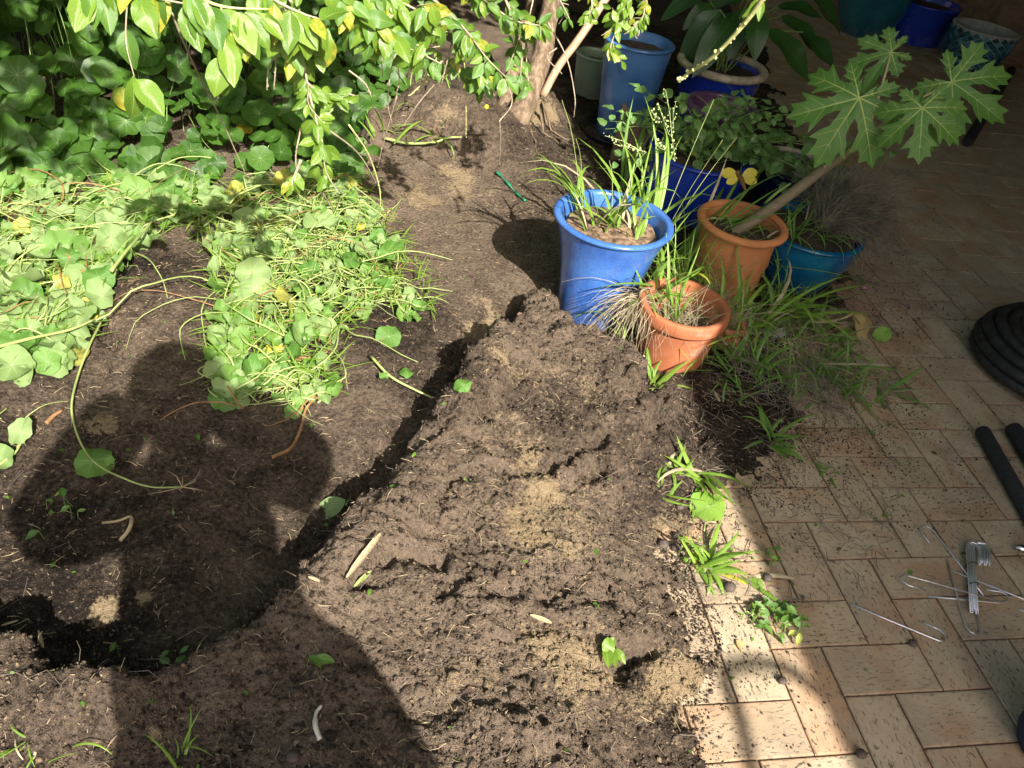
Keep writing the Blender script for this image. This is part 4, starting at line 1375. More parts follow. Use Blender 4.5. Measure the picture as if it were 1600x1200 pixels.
# its flower spikes, lit by the sun
fs = MB()
MFLOWER = plain('pale_flower_spike', (0.38, 0.45, 0.19), 0.6, 0.3, 60, 0.1)
for (x0, y0), (x1, y1) in [((1050, 215), (1040, 140)), ((1045, 210), (1028, 160)), ((1052, 200), (1056, 160)), ((1040, 235), (1024, 220)), ((1000, 235), (945, 212)), ((1010, 238), (960, 225)), ((1055, 250), (1050, 215)), ((1030, 190), (1018, 175))]:
    a, b = pxd(x0, y0, 2.62), pxd(x1, y1, 2.55)
    fs.tube([a, (a + b) / 2 + rv(0.006), b], [0.0014, 0.0012, 0.0008], 4, False)
    for k in range(16):
        p = a.lerp(b, k / 15)
        fs.ball(p + rv(0.007), U(0.0012, 0.0042), 6, (U(.6, 1.4), U(.6, 1.4), U(.6, 1.4)))
fs.build('flower_spikes', MFLOWER, herb)

# ------------------------------------------------------------------ peace lily far behind
lily = thing('peace_lily', (P_CRM.location.x, P_CRM.location.y, P_CRM['zf']), 'dark broad-leaved peace lily growing in the cream rimmed blue pot', 'plant')
LV = [strip_leaf(ell(11, 0.21, 0.9), fold=0.2, curl=0.25 + 0.1 * i, wave=0.22, seed=40 + i) for i in range(3)]
LMH = [mesh('leaf', *v[:2], MLILY, True, v[2]) for v in LV]
lst = MB()
LC = Vector(lily.location)
dl = depth_of(LC)
for (bx_, by_), (tx, ty), dd in [((1125, 15), (1058, 62), -.15), ((1145, 30), (1092, 97), -.25), ((1180, 5), (1192, 76), -.3), ((1200, 45), (1280, 100), -.2), ((1255, 50), (1308, 95), -.1), ((1110, 5), (1080, 25), 0), ((1160, 0), (1120, -30), 0), ((1215, 10), (1290, -5), 0),
                                 ((1220, 25), (1310, 40), -.05), ((1180, -20), (1250, -60), 0), ((1150, 20), (1125, 60), -.1), ((1100, -10), (1040, 5), .1), ((1260, -10), (1340, 10), .1), ((1165, 10), (1150, 70), -.15)]:
    a, b = pxd(bx_, by_, dl + dd + 0.05), pxd(tx, ty, dl + dd - 0.05)
    L = (b - a).length
    obj('leaf', random.choice(LMH), lily, mtx=frame(a, Vector((0, 0, 1)) + to_cam(a) * 0.7 + rv(0.3), b - a, L))
    lst.tube(smooth_path([LC + rv(0.03), (LC + a) / 2 + Vector((0, 0, 0.08)), a], 4), 0.004, 5, False)
tag(lst.build('stems', MSTEMD, lily), kind='stuff')

# ------------------------------------------------------------------ wispy grass among the pots
random.seed(81)
def wisps(label, c, sx, sy, n, L, mat):
    t = thing('wispy_grass', c, label, 'grass')
    m = MB()
    for i in range(n):
        b_ = Vector(c) + Vector((random.gauss(0, sx), random.gauss(0, sy), 0))
        m.add(*blade(b_, U(0, 6.28), U(0.4, 1.45), U(*L), U(0.004, 0.009), U(0.4, 2.2), 6, U(-.8, .8)))
    tag(m.build('blades', mat, t), kind='stuff')


wisps('fine wispy grass between the red and the orange clay pots', Vector((0.56, 2.20, 0.04)), 0.07, 0.05, 80, (0.12, 0.30), MGRASS)
wisps('fine wispy grass against the turquoise bowl', Vector((0.80, 2.32, 0.02)), 0.08, 0.05, 70, (0.10, 0.26), MGRASSSHADE)
wisps('fine wispy grass between bright blue pot and orange clay pot', Vector((0.46, 2.36, 0.06)), 0.05, 0.06, 60, (0.16, 0.40), MGRASS)
wisps('low fine weeds on the dirt below the silver wrapper', Vector((0.80, 2.04, 0.0)), 0.13, 0.07, 90, (0.05, 0.16), MGRASSSHADE)
wisps('fine weeds under the dead papaya leaf', Vector((0.98, 2.12, 0.0)), 0.09, 0.06, 60, (0.05, 0.15), MGRASSSHADE)

# ------------------------------------------------------------------ long broad grass in front of the pots
random.seed(91)
for lab, bs, n_, L_, az_, el_ in [
    ('long broad bright grass rising between the red and the orange clay pots', Vector((0.58, 2.12, 0.02)), 9, (0.22, 0.38), (-0.8, 1.8), (0.7, 1.4)),
    ('long arching grass over the front of the orange clay pot', Vector((0.68, 2.20, 0.04)), 9, (0.22, 0.38), (-2.2, 1.0), (0.6, 1.3)),
    ('long bent grass blades hanging in front of the turquoise bowl', Vector((0.80, 2.28, 0.10)), 9, (0.20, 0.34), (-1.6, 0.6), (0.3, 1.1)),
    ('broad lit blades spreading from the right rim of the bright blue pot', Vector((0.37, 2.14, 0.20)), 10, (0.14, 0.26), (-2.4, 1.6), (0.2, 1.2)),
    ('tall arching blades left of the cobalt planter', Vector((0.32, 2.52, 0.05)), 9, (0.34, 0.55), (0.3, 3.6), (1.0, 1.45))]:
    tuft(lab, bs, n_, L_, (0.013, 0.021), el_, (0.5, 1.8), MGRASS, az_, spread=0.035)
# ------------------------------------------------------------------ papaya
random.seed(33)
pap = thing('papaya_plant', (P_PAP.location.x, P_PAP.location.y, P_PAP['zf']), 'young papaya with leaning scarred stem and large lobed leaves', 'plant')
pb = Vector(pap.location)
d0 = depth_of(pb)
MPSTEM = NT('papaya_stem')
_uv = MPSTEM.coord('UV')
_v = MPSTEM.n('SeparateXYZ', i_0=_uv).outputs[1]
_n = MPSTEM.noise(MPSTEM.coord('Object'), 40, 4)
_cc = MPSTEM.mix(MPSTEM.ramp(_v, 0.55, 0.95), (0.17, 0.135, 0.085), (0.13, 0.16, 0.045))
MPSTEM = MPSTEM.fin(MPSTEM.mix(MPSTEM.ramp(_n, 0.5, 0.7), _cc, (0.10, 0.085, 0.05)), 0.7, MPSTEM.bump(_n, 0.4, 0.006))
sp_ = smooth_path([pxd(1140, 368, d0 + 0.0), pxd(1185, 340, d0 - 0.02), pxd(1240, 300, d0 - 0.06), pxd(1290, 262, d0 - 0.1), pxd(1328, 236, d0 - 0.13), pxd(1352, 216, d0 - 0.15)], 6)
MB().tube(sp_, [0.0195 - 0.006 * k / len(sp_) for k in range(len(sp_))], 12).build('stem', MPSTEM, pap)
sc = MB()
for k in range(18, len(sp_) - 1):
    if k % 2 == 0:
        t_ = (sp_[k + 1] - sp_[k]).normalized()
        o_ = (to_cam(sp_[k]) + rv(0.9)).normalized()
        o_ = (o_ - t_ * o_.dot(t_)).normalized()
        sc.ball(sp_[k] + o_ * 0.0145, 0.005, 6)
sc.build('leaf_scars', MROOT, pap)
MPET = plain('papaya_leaf_stalk', (0.36, 0.33, 0.15), 0.5, 0.2, 20, 0.1)
MVEIN = plain('papaya_vein', (0.34, 0.44, 0.13), 0.5, 0.1, 20, 0.1)


def papaya_leaf(hub, tip, droop, squash, nrm=None, size=None):
    lobes = [(-2.35, 0.55, 0.85), (-1.62, 0.80, 0.95), (-0.85, 0.92, 1.0), (0.0, 1.0, 1.05), (0.85, 0.95, 1.0), (1.62, 0.82, 0.95), (2.35, 0.55, 0.85)]
    import bmesh
    bm = bmesh.new()
    hubv = bm.verts.new((0, 0, 0))
    rs = 0.27

    def pt(r, a):
        return bm.verts.new((r * math.sin(a), r * math.cos(a), 0))
    mids = [lobes[0][0] - 0.36] + [(lobes[i][0] + lobes[i + 1][0]) / 2 for i in range(6)] + [lobes[-1][0] + 0.36]
    web = [pt(rs * U(0.9, 1.15), m_) for m_ in mids]
    for i, (a, L, w) in enumerate(lobes):
        ax = [bm.verts.new((u * L * math.sin(a), u * L * math.cos(a), 0)) for u in (0.36, 0.52, 0.70, 0.86, 1.0)]
        for s, wv in ((-1, web[i]), (1, web[i + 1])):
            k = U(0.88, 1.15)
            st_ = [(0.36, 0.105), (0.47, 0.12), (0.56, 0.19), (0.72 * U(.95, 1.04), 0.285 * k), (0.69, 0.165), (0.75, 0.155), (0.89 * U(.97, 1.03), 0.175 * k), (0.87, 0.085)]
            ed = []
            for u, v in st_:
                v = s * v * w * L
                u = u * L
                ed.append(bm.verts.new((v * math.cos(a) + u * math.sin(a), -v * math.sin(a) + u * math.cos(a), 0)))
            T = [(hubv, ax[0], wv), (wv, ax[0], ed[0]), (ed[0], ax[0], ed[1]), (ed[1], ax[0], ax[1]), (ed[1], ax[1], ed[2]), (ed[2], ax[1], ed[4]), (ed[2], ed[4], ed[3]),
                 (ed[4], ax[1], ax[2]), (ed[4], ax[2], ed[5]), (ed[5], ax[2], ed[7]), (ed[5], ed[7], ed[6]), (ed[7], ax[2], ax[3]), (ed[7], ax[3], ax[4])]
            for t in T:
                bm.faces.new(t if s < 0 else t[::-1])
    bmesh.ops.subdivide_edges(bm, edges=bm.edges[:], cuts=3, use_grid_fill=True)
    bmesh.ops.triangulate(bm, faces=bm.faces[:])

    def zf(x, y):
        r = math.hypot(x, y)
        a = math.atan2(x, y)
        z = -droop * r * r * (1.3 + 0.9 * math.sin(2.3 * a + 17 * droop))
        near = min(abs(a - l[0]) for l in lobes)
        z += 0.22 * r * min(near, 0.35) + 0.012 * math.sin(14 * x + 3) * math.sin(12 * y)
        return z
    for v in bm.verts:
        v.co.z = zf(v.co.x, v.co.y)
    me = bpy.data.meshes.new('leaf')
    bm.to_mesh(me)
    bm.free()
    me.polygons.foreach_set('use_smooth', [True] * len(me.polygons))
    me.materials.append(MPAP)
    n = nrm or (Vector((0, 0, 1)) * 0.35 + to_cam(hub) * 1.0)
    L = size or (tip - hub).length
    lf = obj('leaf', me, pap, mtx=frame(hub, n, tip - hub, (L * squash, L, L)))
    vm = MB()
    for a, Lb, w in lobes:
        p = []
        for k in range(9):
            q = Lb * 0.93 * k / 8
            x, y = q * math.sin(a), q * math.cos(a)
            p.append((x, y, zf(x, y) + 0.004))
        vm.tube(p, [0.014 * (1 - 0.8 * k / 8) for k in range(9)], 5, False)
        for t_, s_, ln in [(0.45, 1, .3), (0.45, -1, .3), (0.66, 1, .18), (0.66, -1, .18), (.28, 1, .2), (.28, -1, .2)]:
            q = Lb * t_
            p = []
            for k in range(4):
                u, v = q + ln * Lb * 0.75 * k / 3, s_ * ln * Lb * 0.75 * k / 3
                x, y = v * math.cos(a) + u * math.sin(a), -v * math.sin(a) + u * math.cos(a)
                p.append((x, y, zf(x, y) + 0.003))
            vm.tube(p, [0.0045, 0.004, 0.003, 0.0015], 4, False)
    o = bpy.data.objects.new('veins', mesh('veins', vm.v, vm.f, MVEIN))
    o.parent = lf
    COL.objects.link(o)
    return lf


crown = sp_[-1]
for (hx, hy), (tx, ty), dd, droop, sq in [((1393, 81), (1318, 98), -0.18, 0.12, 0.72), ((1342, 153), (1272, 258), -0.36, 0.20, 0.95), ((1441, 169), (1435, 260), -0.46, 0.28, 1.0), ((1487, 128), (1565, 195), -0.30, 0.18, 0.90)]:
    hub, tip = pxd(hx, hy, d0 + dd), pxd(tx, ty, d0 + dd + 0.02)
    papaya_leaf(hub, tip, droop, sq, size=(tip - hub).length * 0.97)
    pt = smooth_path([crown, (crown + hub) / 2 + Vector((0, 0, 0.02)), hub - Vector((0, 0, 0.004))], 6)
    MB().tube(pt, [0.0055 - 0.002 * k / len(pt) for k in range(len(pt))], 8).build('leaf_stalk', MPET, pap)
for (hx, hy), (tx, ty), dd in [((1345, 150), (1378, 106), -0.2), ((1430, 165), (1443, 140), -0.3), ((1448, 190), (1462, 245), -0.36)]:
    a, b = pxd(hx, hy, d0 + dd), pxd(tx, ty, d0 + dd)
    o = obj('young_leaf', mesh('young_leaf', *strip_leaf(ell(9, 0.16), fold=0.7, curl=0.2, seed=5)[:2], MPAP), pap, mtx=frame(a, to_cam(a) + rv(0.3), b - a, (b - a).length))
sh = [pxd(1195, 318, d0 - 0.02), pxd(1215, 300, d0 - 0.05), pxd(1236, 286, d0 - 0.06)]
MB().tube(smooth_path(sh, 4), [0.005, 0.005, 0.0048, 0.0048, 0.0045, 0.0045, 0.004, 0.004, 0.003], 8).build('side_shoot', MSTEMD, pap)

# ------------------------------------------------------------------ the tree
random.seed(45)
tb = pxs(815, 190)
tree = thing('shrub_tree', tb, 'sunlit tree with pale rough trunk and drooping glossy golden green leaves', 'tree')
dt = depth_of(tb)


def trunk_mesh(pts, rad, n=14, rough=0.08):
    m = MB()
    P_ = smooth_path(pts, 6)
    R_ = [rad[0] + (rad[-1] - rad[0]) * 0] * len(P_)
    k = len(rad) - 1
    R_ = []
    for i in range(len(P_)):
        f = i / (len(P_) - 1) * k
        j = min(int(f), k - 1)
        R_.append(rad[j] + (rad[j + 1] - rad[j]) * (f - j))
    m.tube(P_, R_, n)
    m.v = [tuple(Vector(v) + Vector(mnoise.noise_vector(Vector(v) * 14)) * rough * 0.12 + Vector(mnoise.noise_vector(Vector(v) * 45)) * rough * 0.04) for v in m.v]
    return m


TP = [tb + Vector((-0.05, -0.03, -0.08)), pxd(826, 150, dt), pxd(842, 105, dt), pxd(852, 55, dt), pxd(862, 0, dt - 0.02), pxd(872, -80, dt - 0.08), Vector((-0.05, 3.0, 1.75)), Vector((-0.35, 2.5, 2.05))]
trunk_mesh(TP, [0.062, 0.050, 0.046, 0.044, 0.042, 0.040, 0.038, 0.03]).build('trunk', MBARK, tree)
trunk_mesh([tb + Vector((-0.09, 0.10, -0.05)), pxd(800, 120, dt + 0.1), pxd(818, 50, dt + 0.12), pxd(832, -20, dt + 0.1), Vector((-0.3, 3.4, 1.6)), Vector((-0.9, 3.0, 2.1))], [0.05, 0.032, 0.028, 0.026, 0.024, 0.015]).build('second_trunk', MBARK, tree)
MB().tube(smooth_path([pxd(848, 150, dt - 0.02), pxd(872, 105, dt - 0.05), pxd(905, 60, dt - 0.08), pxd(935, 15, dt - 0.1), pxd(985, -60, dt - 0.15)], 5), 0.017, 8).build('branch', MPINK, tree)
rt = MB()
for i in range(6):                                               # surface roots spreading into the mound
    a = U(0, 6.28)
    L = U(0.12, 0.30)
    p = [tb + Vector((math.cos(a) * 0.08, math.sin(a) * 0.08, U(0.0, 0.10)))]
    for k in range(5):
        a += U(-.4, .4)
        q = p[-1] + Vector((math.cos(a), math.sin(a), 0)) * L / 5
        q.z = max(0, hs(q.x, q.y)) + U(-0.004, 0.012)
        p.append(q)
    rt.tube(p, [0.005, 0.0045, 0.004, 0.003, 0.002, 0.001], 5, False)
tag(rt.build('roots', MBARK, tree), kind='stuff')


LEAFCOUNT = [0]


def spray(path, n, size, mats_, twig=0.0028, spread=1.0, hang=0.55, tmat=None, kids=2):
    """one leafy branch: its twig, and leaves set along it"""
    pts = smooth_path([pxd(*p) for p in path], 6)
    m = MB()
    m.tube(pts, [twig * (1.2 - 0.8 * k / len(pts)) for k in range(len(pts))], 6)
    br = bpy.data.objects.new('branch', None)
    sides = []
    for k in range(kids):
        i = random.randrange(2, len(pts) - 1)
        L = U(0.6, 1.6) * size[1]
        e = pts[i] + (rv(1.0) + Vector((0, 0, -0.5))).normalized() * L
        sp = smooth_path([pts[i], (pts[i] + e) / 2 + rv(0.01), e], 4)
        m.tube(sp, [twig * 0.5 * (1 - 0.6 * q / len(sp)) for q in range(len(sp))], 5, False)
        sides.append(sp)
    o = m.build('branch', tmat or MTWIG, tree)
    for i in range(n):
        src = pts if (not sides or random.random() < 0.6) else random.choice(sides)
        f = random.random() * (len(src) - 1)
        j = int(f)
        P = src[j].lerp(src[min(j + 1, len(src) - 1)], f - j)
        tan = (src[min(j + 1, len(src) - 1)] - src[max(j - 1, 0)]).normalized()
        d = (tan * 0.35 + rv(1.0) * spread * 0.8 + Vector((0, 0, -hang))).normalized()
        nn = (to_cam(P) * 0.55 + TOSUN * 0.6 + rv(0.55)).normalized()
        s = U(*size) * (0.88 if size[1] > 0.06 else 0.82)
        obj('leaf', random.choice(mats_), o, mtx=frame(P + d * 0.006, nn, d, (s * U(0.85, 1.1), s, s)))
        LEAFCOUNT[0] += 1
    return o


GOLD = DURM * 2 + DURM2
MIXL = DURM + DURM2 * 2
spray([(130, -40, 1.22), (200, -14, 1.24), (260, 0, 1.25), (300, 8, 1.26)], 17, (0.052, 0.082), GOLD, hang=1.2, spread=0.6)
spray([(280, -30, 1.22), (320, 0, 1.26), (360, 12, 1.28), (420, 14, 1.3)], 39, (0.055, 0.085), GOLD, hang=1.3, spread=0.55, tmat=MTWIGY)
spray([(400, -30, 1.3), (430, 0, 1.32), (470, 20, 1.34), (500, 30, 1.36)], 28, (0.05, 0.078), GOLD, hang=1.0, spread=0.8)
spray([(440, -20, 1.42), (470, 30, 1.45), (474, 80, 1.48), (480, 130, 1.5), (492, 180, 1.52), (505, 230, 1.55), (500, 260, 1.58)], 68, (0.030, 0.05), DURM, hang=0.3, spread=1.0, kids=6)
spray([(480, 130, 1.5), (500, 145, 1.52), (530, 155, 1.55), (545, 165, 1.55)], 15, (0.03, 0.045), DURM, hang=0.3, kids=1)
spray([(470, 250, 1.58), (460, 275, 1.6), (455, 290, 1.6)], 7, (0.03, 0.042), DURM, hang=0.5, kids=0)
spray([(500, -30, 1.5), (540, 0, 1.55), (580, 30, 1.6), (620, 55, 1.65)], 44, (0.045, 0.07), GOLD, hang=0.7, spread=0.9)
spray([(560, -40, 1.6), (600, -10, 1.62), (650, 15, 1.66), (690, 40, 1.7)], 39, (0.045, 0.068), GOLD, hang=0.7, spread=0.9)
spray([(640, -30, 1.8), (690, 10, 1.82), (730, 50, 1.85), (760, 90, 1.88), (790, 120, 1.9)], 60, (0.036, 0.058), MIXL, hang=0.5, kids=5)
spray([(700, -40, 1.8), (750, -5, 1.85), (800, 30, 1.9), (840, 40, 1.92)], 44, (0.036, 0.056), MIXL, hang=0.5, kids=4)
spray([(660, 60, 1.95), (700, 90, 1.96), (740, 110, 1.98), (770, 140, 2.0)], 39, (0.034, 0.054), MIXL, hang=0.5, kids=4)
spray([(630, 70, 1.9), (660, 85, 1.92), (690, 100, 1.93)], 17, (0.028, 0.045), MIXL, hang=0.4, kids=2)
spray([(790, 0, 2.0), (810, 50, 2.0), (815, 90, 2.02), (812, 130, 2.04)], 26, (0.034, 0.05), MIXL, hang=0.5, kids=3)
spray([(860, -30, 2.0), (880, 10, 2.02), (890, 30, 2.04)], 10, (0.028, 0.04), MIXL, hang=0.4, kids=2)
spray([(1010, -40, 2.1), (985, 0, 2.12), (965, 40, 2.14), (950, 85, 2.16)], 55, (0.026, 0.044), DURM, hang=0.5, kids=5)
spray([(1040, -30, 2.1), (1010, 0, 2.12), (1005, 25, 2.14), (990, 40, 2.14)], 34, (0.024, 0.040), DURM, hang=0.5, kids=3)
spray([(920, -30, 2.1), (925, 10, 2.12), (915, 40, 2.14)], 21, (0.024, 0.038), DURM, hang=0.5, kids=2)
spray([(1195, -40, 1.5), (1190, -10, 1.52), (1178, 8, 1.54)], 3, (0.03, 0.05), DURM, hang=0.6, kids=0)


def twig(path, r=0.0016, mat=None, knobs=True):
    pts = smooth_path([pxd(*p) for p in path], 8)
    m = MB()
    m.tube(pts, [r * (1.25 - 0.7 * k / len(pts)) for k in range(len(pts))], 5)
    if knobs:
        for k in range(2, len(pts)):
            m.ball(pts[k] + rv(r * 1.1), r * U(0.5, 1.0), 6)
    m.build('bare_twig', mat or MTWIG, tree)


for tw in [[(268, 20, 1.3), (300, 95, 1.4), (345, 185, 1.6), (388, 282, 1.8)], [(424, 35, 1.4), (431, 85, 1.42), (428, 140, 1.45)], [(438, 80, 1.45), (420, 105, 1.46), (417, 140, 1.48)], [(560, 65, 1.7), (600, 78, 1.72), (640, 74, 1.75)],
           [(690, 70, 1.9), (630, 74, 1.9), (612, 105, 1.92), (606, 160, 1.95), (612, 190, 1.98)], [(690, 72, 1.9), (640, 78, 1.9), (600, 85, 1.9), (598, 120, 1.92)], [(650, 75, 1.9), (623, 90, 1.9), (624, 125, 1.92), (618, 150, 1.94)],
           [(720, 85, 1.95), (690, 120, 1.97), (655, 160, 2.0), (628, 200, 2.05)], [(712, 40, 1.9), (700, 90, 1.93), (690, 130, 1.96)], [(835, -10, 2.0), (822, 60, 2.02), (826, 135, 2.05)], [(856, 35, 2.1), (885, 90, 2.15), (898, 150, 2.2), (897, 182, 2.22)],
           [(765, 130, 2.1), (778, 170, 2.2), (782, 215, 2.3), (780, 262, 2.45)], [(870, 75, 2.2), (855, 90, 2.2), (878, 115, 2.22)], [(620, 150, 1.95), (600, 220, 2.1), (590, 260, 2.2)], [(510, 200, 1.6), (560, 240, 1.7), (590, 290, 1.85)],
           [(545, 110, 1.6), (570, 130, 1.62), (580, 150, 1.64)], [(530, 145, 1.6), (560, 150, 1.62)], [(488, 250, 1.58), (500, 290, 1.62), (520, 330, 1.7)], [(470, 200, 1.55), (462, 250, 1.58), (470, 300, 1.65)],
           [(970, 50, 2.16), (985, 45, 2.18), (995, 60, 2.18)], [(1000, 35, 2.15), (998, 55, 2.16)], [(780, 190, 2.2), (800, 160, 2.22), (790, 120, 2.2)]]:
    twig(tw)
twig([(348, 60, 1.36), (349, 100, 1.38), (345, 130, 1.38), (339, 158, 1.4)], 0.0015, MTWIGY)
twig([(545, 195, 1.7), (575, 240, 1.8), (592, 290, 1.9), (595, 325, 1.95)], 0.0018, MTWIGY)
twig([(725, 95, 1.95), (728, 160, 2.05), (728, 215, 2.15)], 0.0018, MTWIGY)
twig([(690, 95, 1.95), (665, 125, 2.0), (640, 150, 2.02)], 0.0022, MTWIGY)
twig([(1205, -20, 1.45), (1165, 35, 1.52), (1115, 88, 1.6), (1075, 115, 1.68), (1060, 128, 1.7)], 0.0045, MTWIGY)
MBERRY = plain('yellow_berry', (0.60, 0.48, 0.03), 0.3, 0.1, 20, 0.05)
for x, y, dd in [(350, 112, 1.37), (760, 167, 2.12)]:
    MB().ball(pxd(x, y, dd), 0.0065, 12).build('berry', MBERRY, tree)

# the crown overhead, out of the picture: it dapples the nasturtium and the back of the bed
SHADE = [tuple(px(x, y, 0.15)[:2]) for x, y in [(-700, 330), (-100, 300), (60, 270), (180, 285), (330, 265), (480, 245), (560, 225)]] + poly_px([(600, 120), (650, 60), (800, 20), (860, -40), (840, -300), (-800, -300)])
N_ = 130000
CX, CY, CZ = RNG.uniform(-3.6, 2.4, N_), RNG.uniform(0.3, 6.5, N_), 1.72 + 1.1 * RNG.uniform(0, 1, N_) ** 1.3
QX, QY = CX - TOSUN.x * ((CZ - 0.25) / TOSUN.z), CY - TOSUN.y * ((CZ - 0.25) / TOSUN.z)
okc = inside(QX, QY, SHADE) | ((QY > 4.75) & (CY > 2.4))  # kept where its shadow fills SHADE; back leaves added to darken the rear
okc &= (vn(CX * 2.6, CY * 2.6 + CZ * 1.7, 99) > -0.62)
cm = []
for x, y, z in zip(CX[okc][:18000], CY[okc][:18000], CZ[okc][:18000]):
    d = (rv(1) + Vector((0, 0, -0.4))).normalized()
    cm.append(frame((x, y, z), Vector((0, 0, 1)) + rv(0.7), d, U(0.07, 0.14)))
V, F, UVs = join_copies(*strip_leaf(ell(5, 0.26), (-1, 0, 1), 0.2, 0.2), cm)
tag(obj('crown', mesh('crown', V - np.array(tree.location), F, MDUR2, True, UVs), tree), kind='stuff')
lm = MB()
for i in range(14):
    e = Vector((U(-2.4, 0.3), U(1.2, 3.6), U(1.85, 2.4)))
    s0 = TP[-1]
    lm.tube(smooth_path([s0, (s0 + e) / 2 + Vector((0, 0, 0.15)), e], 5), [0.02 - 0.0015 * k for k in range(11)], 6)
tag(lm.build('limbs', MBARK, tree), kind='stuff')

# ------------------------------------------------------------------ dark shrubs behind the pots
random.seed(50)
def shrub(label, c, rx, ry, rz, n, size, mat, vfu):
    t = thing('shrub', (c[0], c[1], 0), label, 'shrub')
    ms = []
    st_ = MB()
    for i in range(n):
        d = rv(1).normalized() * U(0.45, 1.0)
        P = Vector((c[0] + d.x * rx, c[1] + d.y * ry, c[2] + d.z * rz))
        if P.z < 0.02:
            continue
        ms.append(frame(P, Vector((0, 0, 1)) + rv(0.8), rv(1), U(*size)))
    V, F, UVs = join_copies(*vfu, ms)
    tag(obj('foliage', mesh('foliage', V - np.array(t.location), F, mat, True, UVs), t), kind='stuff')
    for i in range(8):
        e = Vector((c[0] + U(-rx, rx) * .7, c[1] + U(-ry, ry) * .7, c[2] + U(0, rz) * .7))
        st_.tube(smooth_path([Vector((c[0], c[1], 0)), (Vector((c[0], c[1], 0)) + e) / 2 + rv(0.05), e], 3), 0.008, 5, False)
    tag(st_.build('stems', MBARK, t), kind='stuff')


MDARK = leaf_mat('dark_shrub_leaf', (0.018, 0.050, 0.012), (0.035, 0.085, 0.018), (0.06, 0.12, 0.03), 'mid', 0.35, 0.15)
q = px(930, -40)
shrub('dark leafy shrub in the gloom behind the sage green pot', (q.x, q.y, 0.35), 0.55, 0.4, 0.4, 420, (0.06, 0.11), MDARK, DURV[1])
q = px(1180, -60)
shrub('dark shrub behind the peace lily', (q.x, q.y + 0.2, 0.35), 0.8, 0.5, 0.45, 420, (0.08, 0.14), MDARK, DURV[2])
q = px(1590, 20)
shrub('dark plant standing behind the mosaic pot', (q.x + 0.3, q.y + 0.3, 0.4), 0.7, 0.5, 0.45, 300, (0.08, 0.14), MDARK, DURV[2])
# ------------------------------------------------------------------ wire ground pegs
random.seed(60)
MWIRE = plain('galvanised_wire', (0.72, 0.73, 0.76), 0.30, 0.1, 60, 0.05, 0.8)


def cp8(l):
    return [(1380 + x / 5.714, 800 + y / 5.714) for x, y in l]


def peg(path, z, label=None, parent=None, tilt=0.0, rad=0.0019):
    pts = [px(x, y, z + tilt * i) for i, (x, y) in enumerate(path)]
    out = []
    for i, p in enumerate(pts):                                   # rounded bends
        if 0 < i < len(pts) - 1:
            a, b = pts[i - 1], pts[i + 1]
            out += [p.lerp(a, 0.22), p.lerp((a + b) / 2, 0.08), p.lerp(b, 0.22)] if (p - a).length < 0.06 or (p - b).length < 0.06 else [p]
        else:
            out.append(p)
    m = MB().tube(out, rad, 8)
    if parent:
        return m.build('wire_peg', MWIRE, parent)
    return tag(m.build('wire_peg', MWIRE, loc=pts[0]), label, 'peg')


peg(cp8([(410, 275), (345, 190), (330, 150), (350, 132), (390, 130), (430, 152), (470, 195), (895, 745)]), 0.004, 'hooked wire peg pointing to the upper left from the tied bundle')
peg(cp8([(370, 697), (225, 655), (175, 620), (160, 590), (175, 568), (215, 567), (1052, 800)]), 0.0165, 'bright wire peg lying across the top of the tied bundle')
peg(cp8([(358, 990), (500, 1050), (548, 1095), (560, 1130), (540, 1155), (490, 1148), (0, 945), (-292, 822)]), 0.003, 'lone wire peg lying apart, nearest the weed clump')
peg(cp8([(568, 420), (640, 680), (735, 1010), (770, 1065), (820, 1090), (865, 1075), (868, 1040), (835, 900)]), 0.007, 'wire peg with its hook below the tied bundle')
peg(cp8([(585, 515), (1257, 780), (1500, 880), (1530, 930), (1490, 950), (1420, 920)]), 0.0035, 'wire peg running out of the picture under the bundle')
peg(cp8([(405, 755), (850, 795), (1040, 812), (1100, 800), (1120, 775), (1100, 740), (1050, 712), (920, 695)]), 0.0035, 'dull wire peg hooked at the right of the tied bundle')
peg(cp8([(1215, 870), (1300, 900), (1450, 960), (1500, 1000), (1470, 1020), (1400, 1000)]), 0.003, 'wire peg whose tip just enters at the right edge')
bun = thing('peg_bundle', px(*cp8([(800, 560)])[0]), 'bundle of hooked wire pegs held by two black ties', 'peg bundle')
for k in range(11):
    dx, z = (k % 5) * 17, 0.008 + (k // 5) * 0.0042
    x0 = 742 + dx
    fan = (k % 5) * 6 + (k // 5) * 9
    peg(cp8([(x0 + 36, 865 + (k * 37 % 50)), (x0 + 14, 500), (x0, 330), (x0 + 12, 285), (x0 + 40, 265), (x0 + 75 + fan, 285), (x0 + 105 + fan, 330), (x0 + 112 + fan, 380), (x0 + 106 + fan, 450 + (k * 23 % 45))]), z, parent=bun)
for yy, xa, xb in [(470, 738, 826), (650, 756, 840)]:
    a, b = px(*cp8([(xa, yy + 4)])[0], 0.012), px(*cp8([(xb, yy + 2)])[0], 0.012)
    m = (a + b) / 2
    ring = []
    for i in range(17):
        an = 2 * math.pi * i / 16
        ring.append(m + (b - a) * 0.5 * math.cos(an) + Vector((0, 0, 0.0115)) * math.sin(an))
    MB().tube(ring, 0.0012, 6, False).build('tie', MBLACKP, bun)

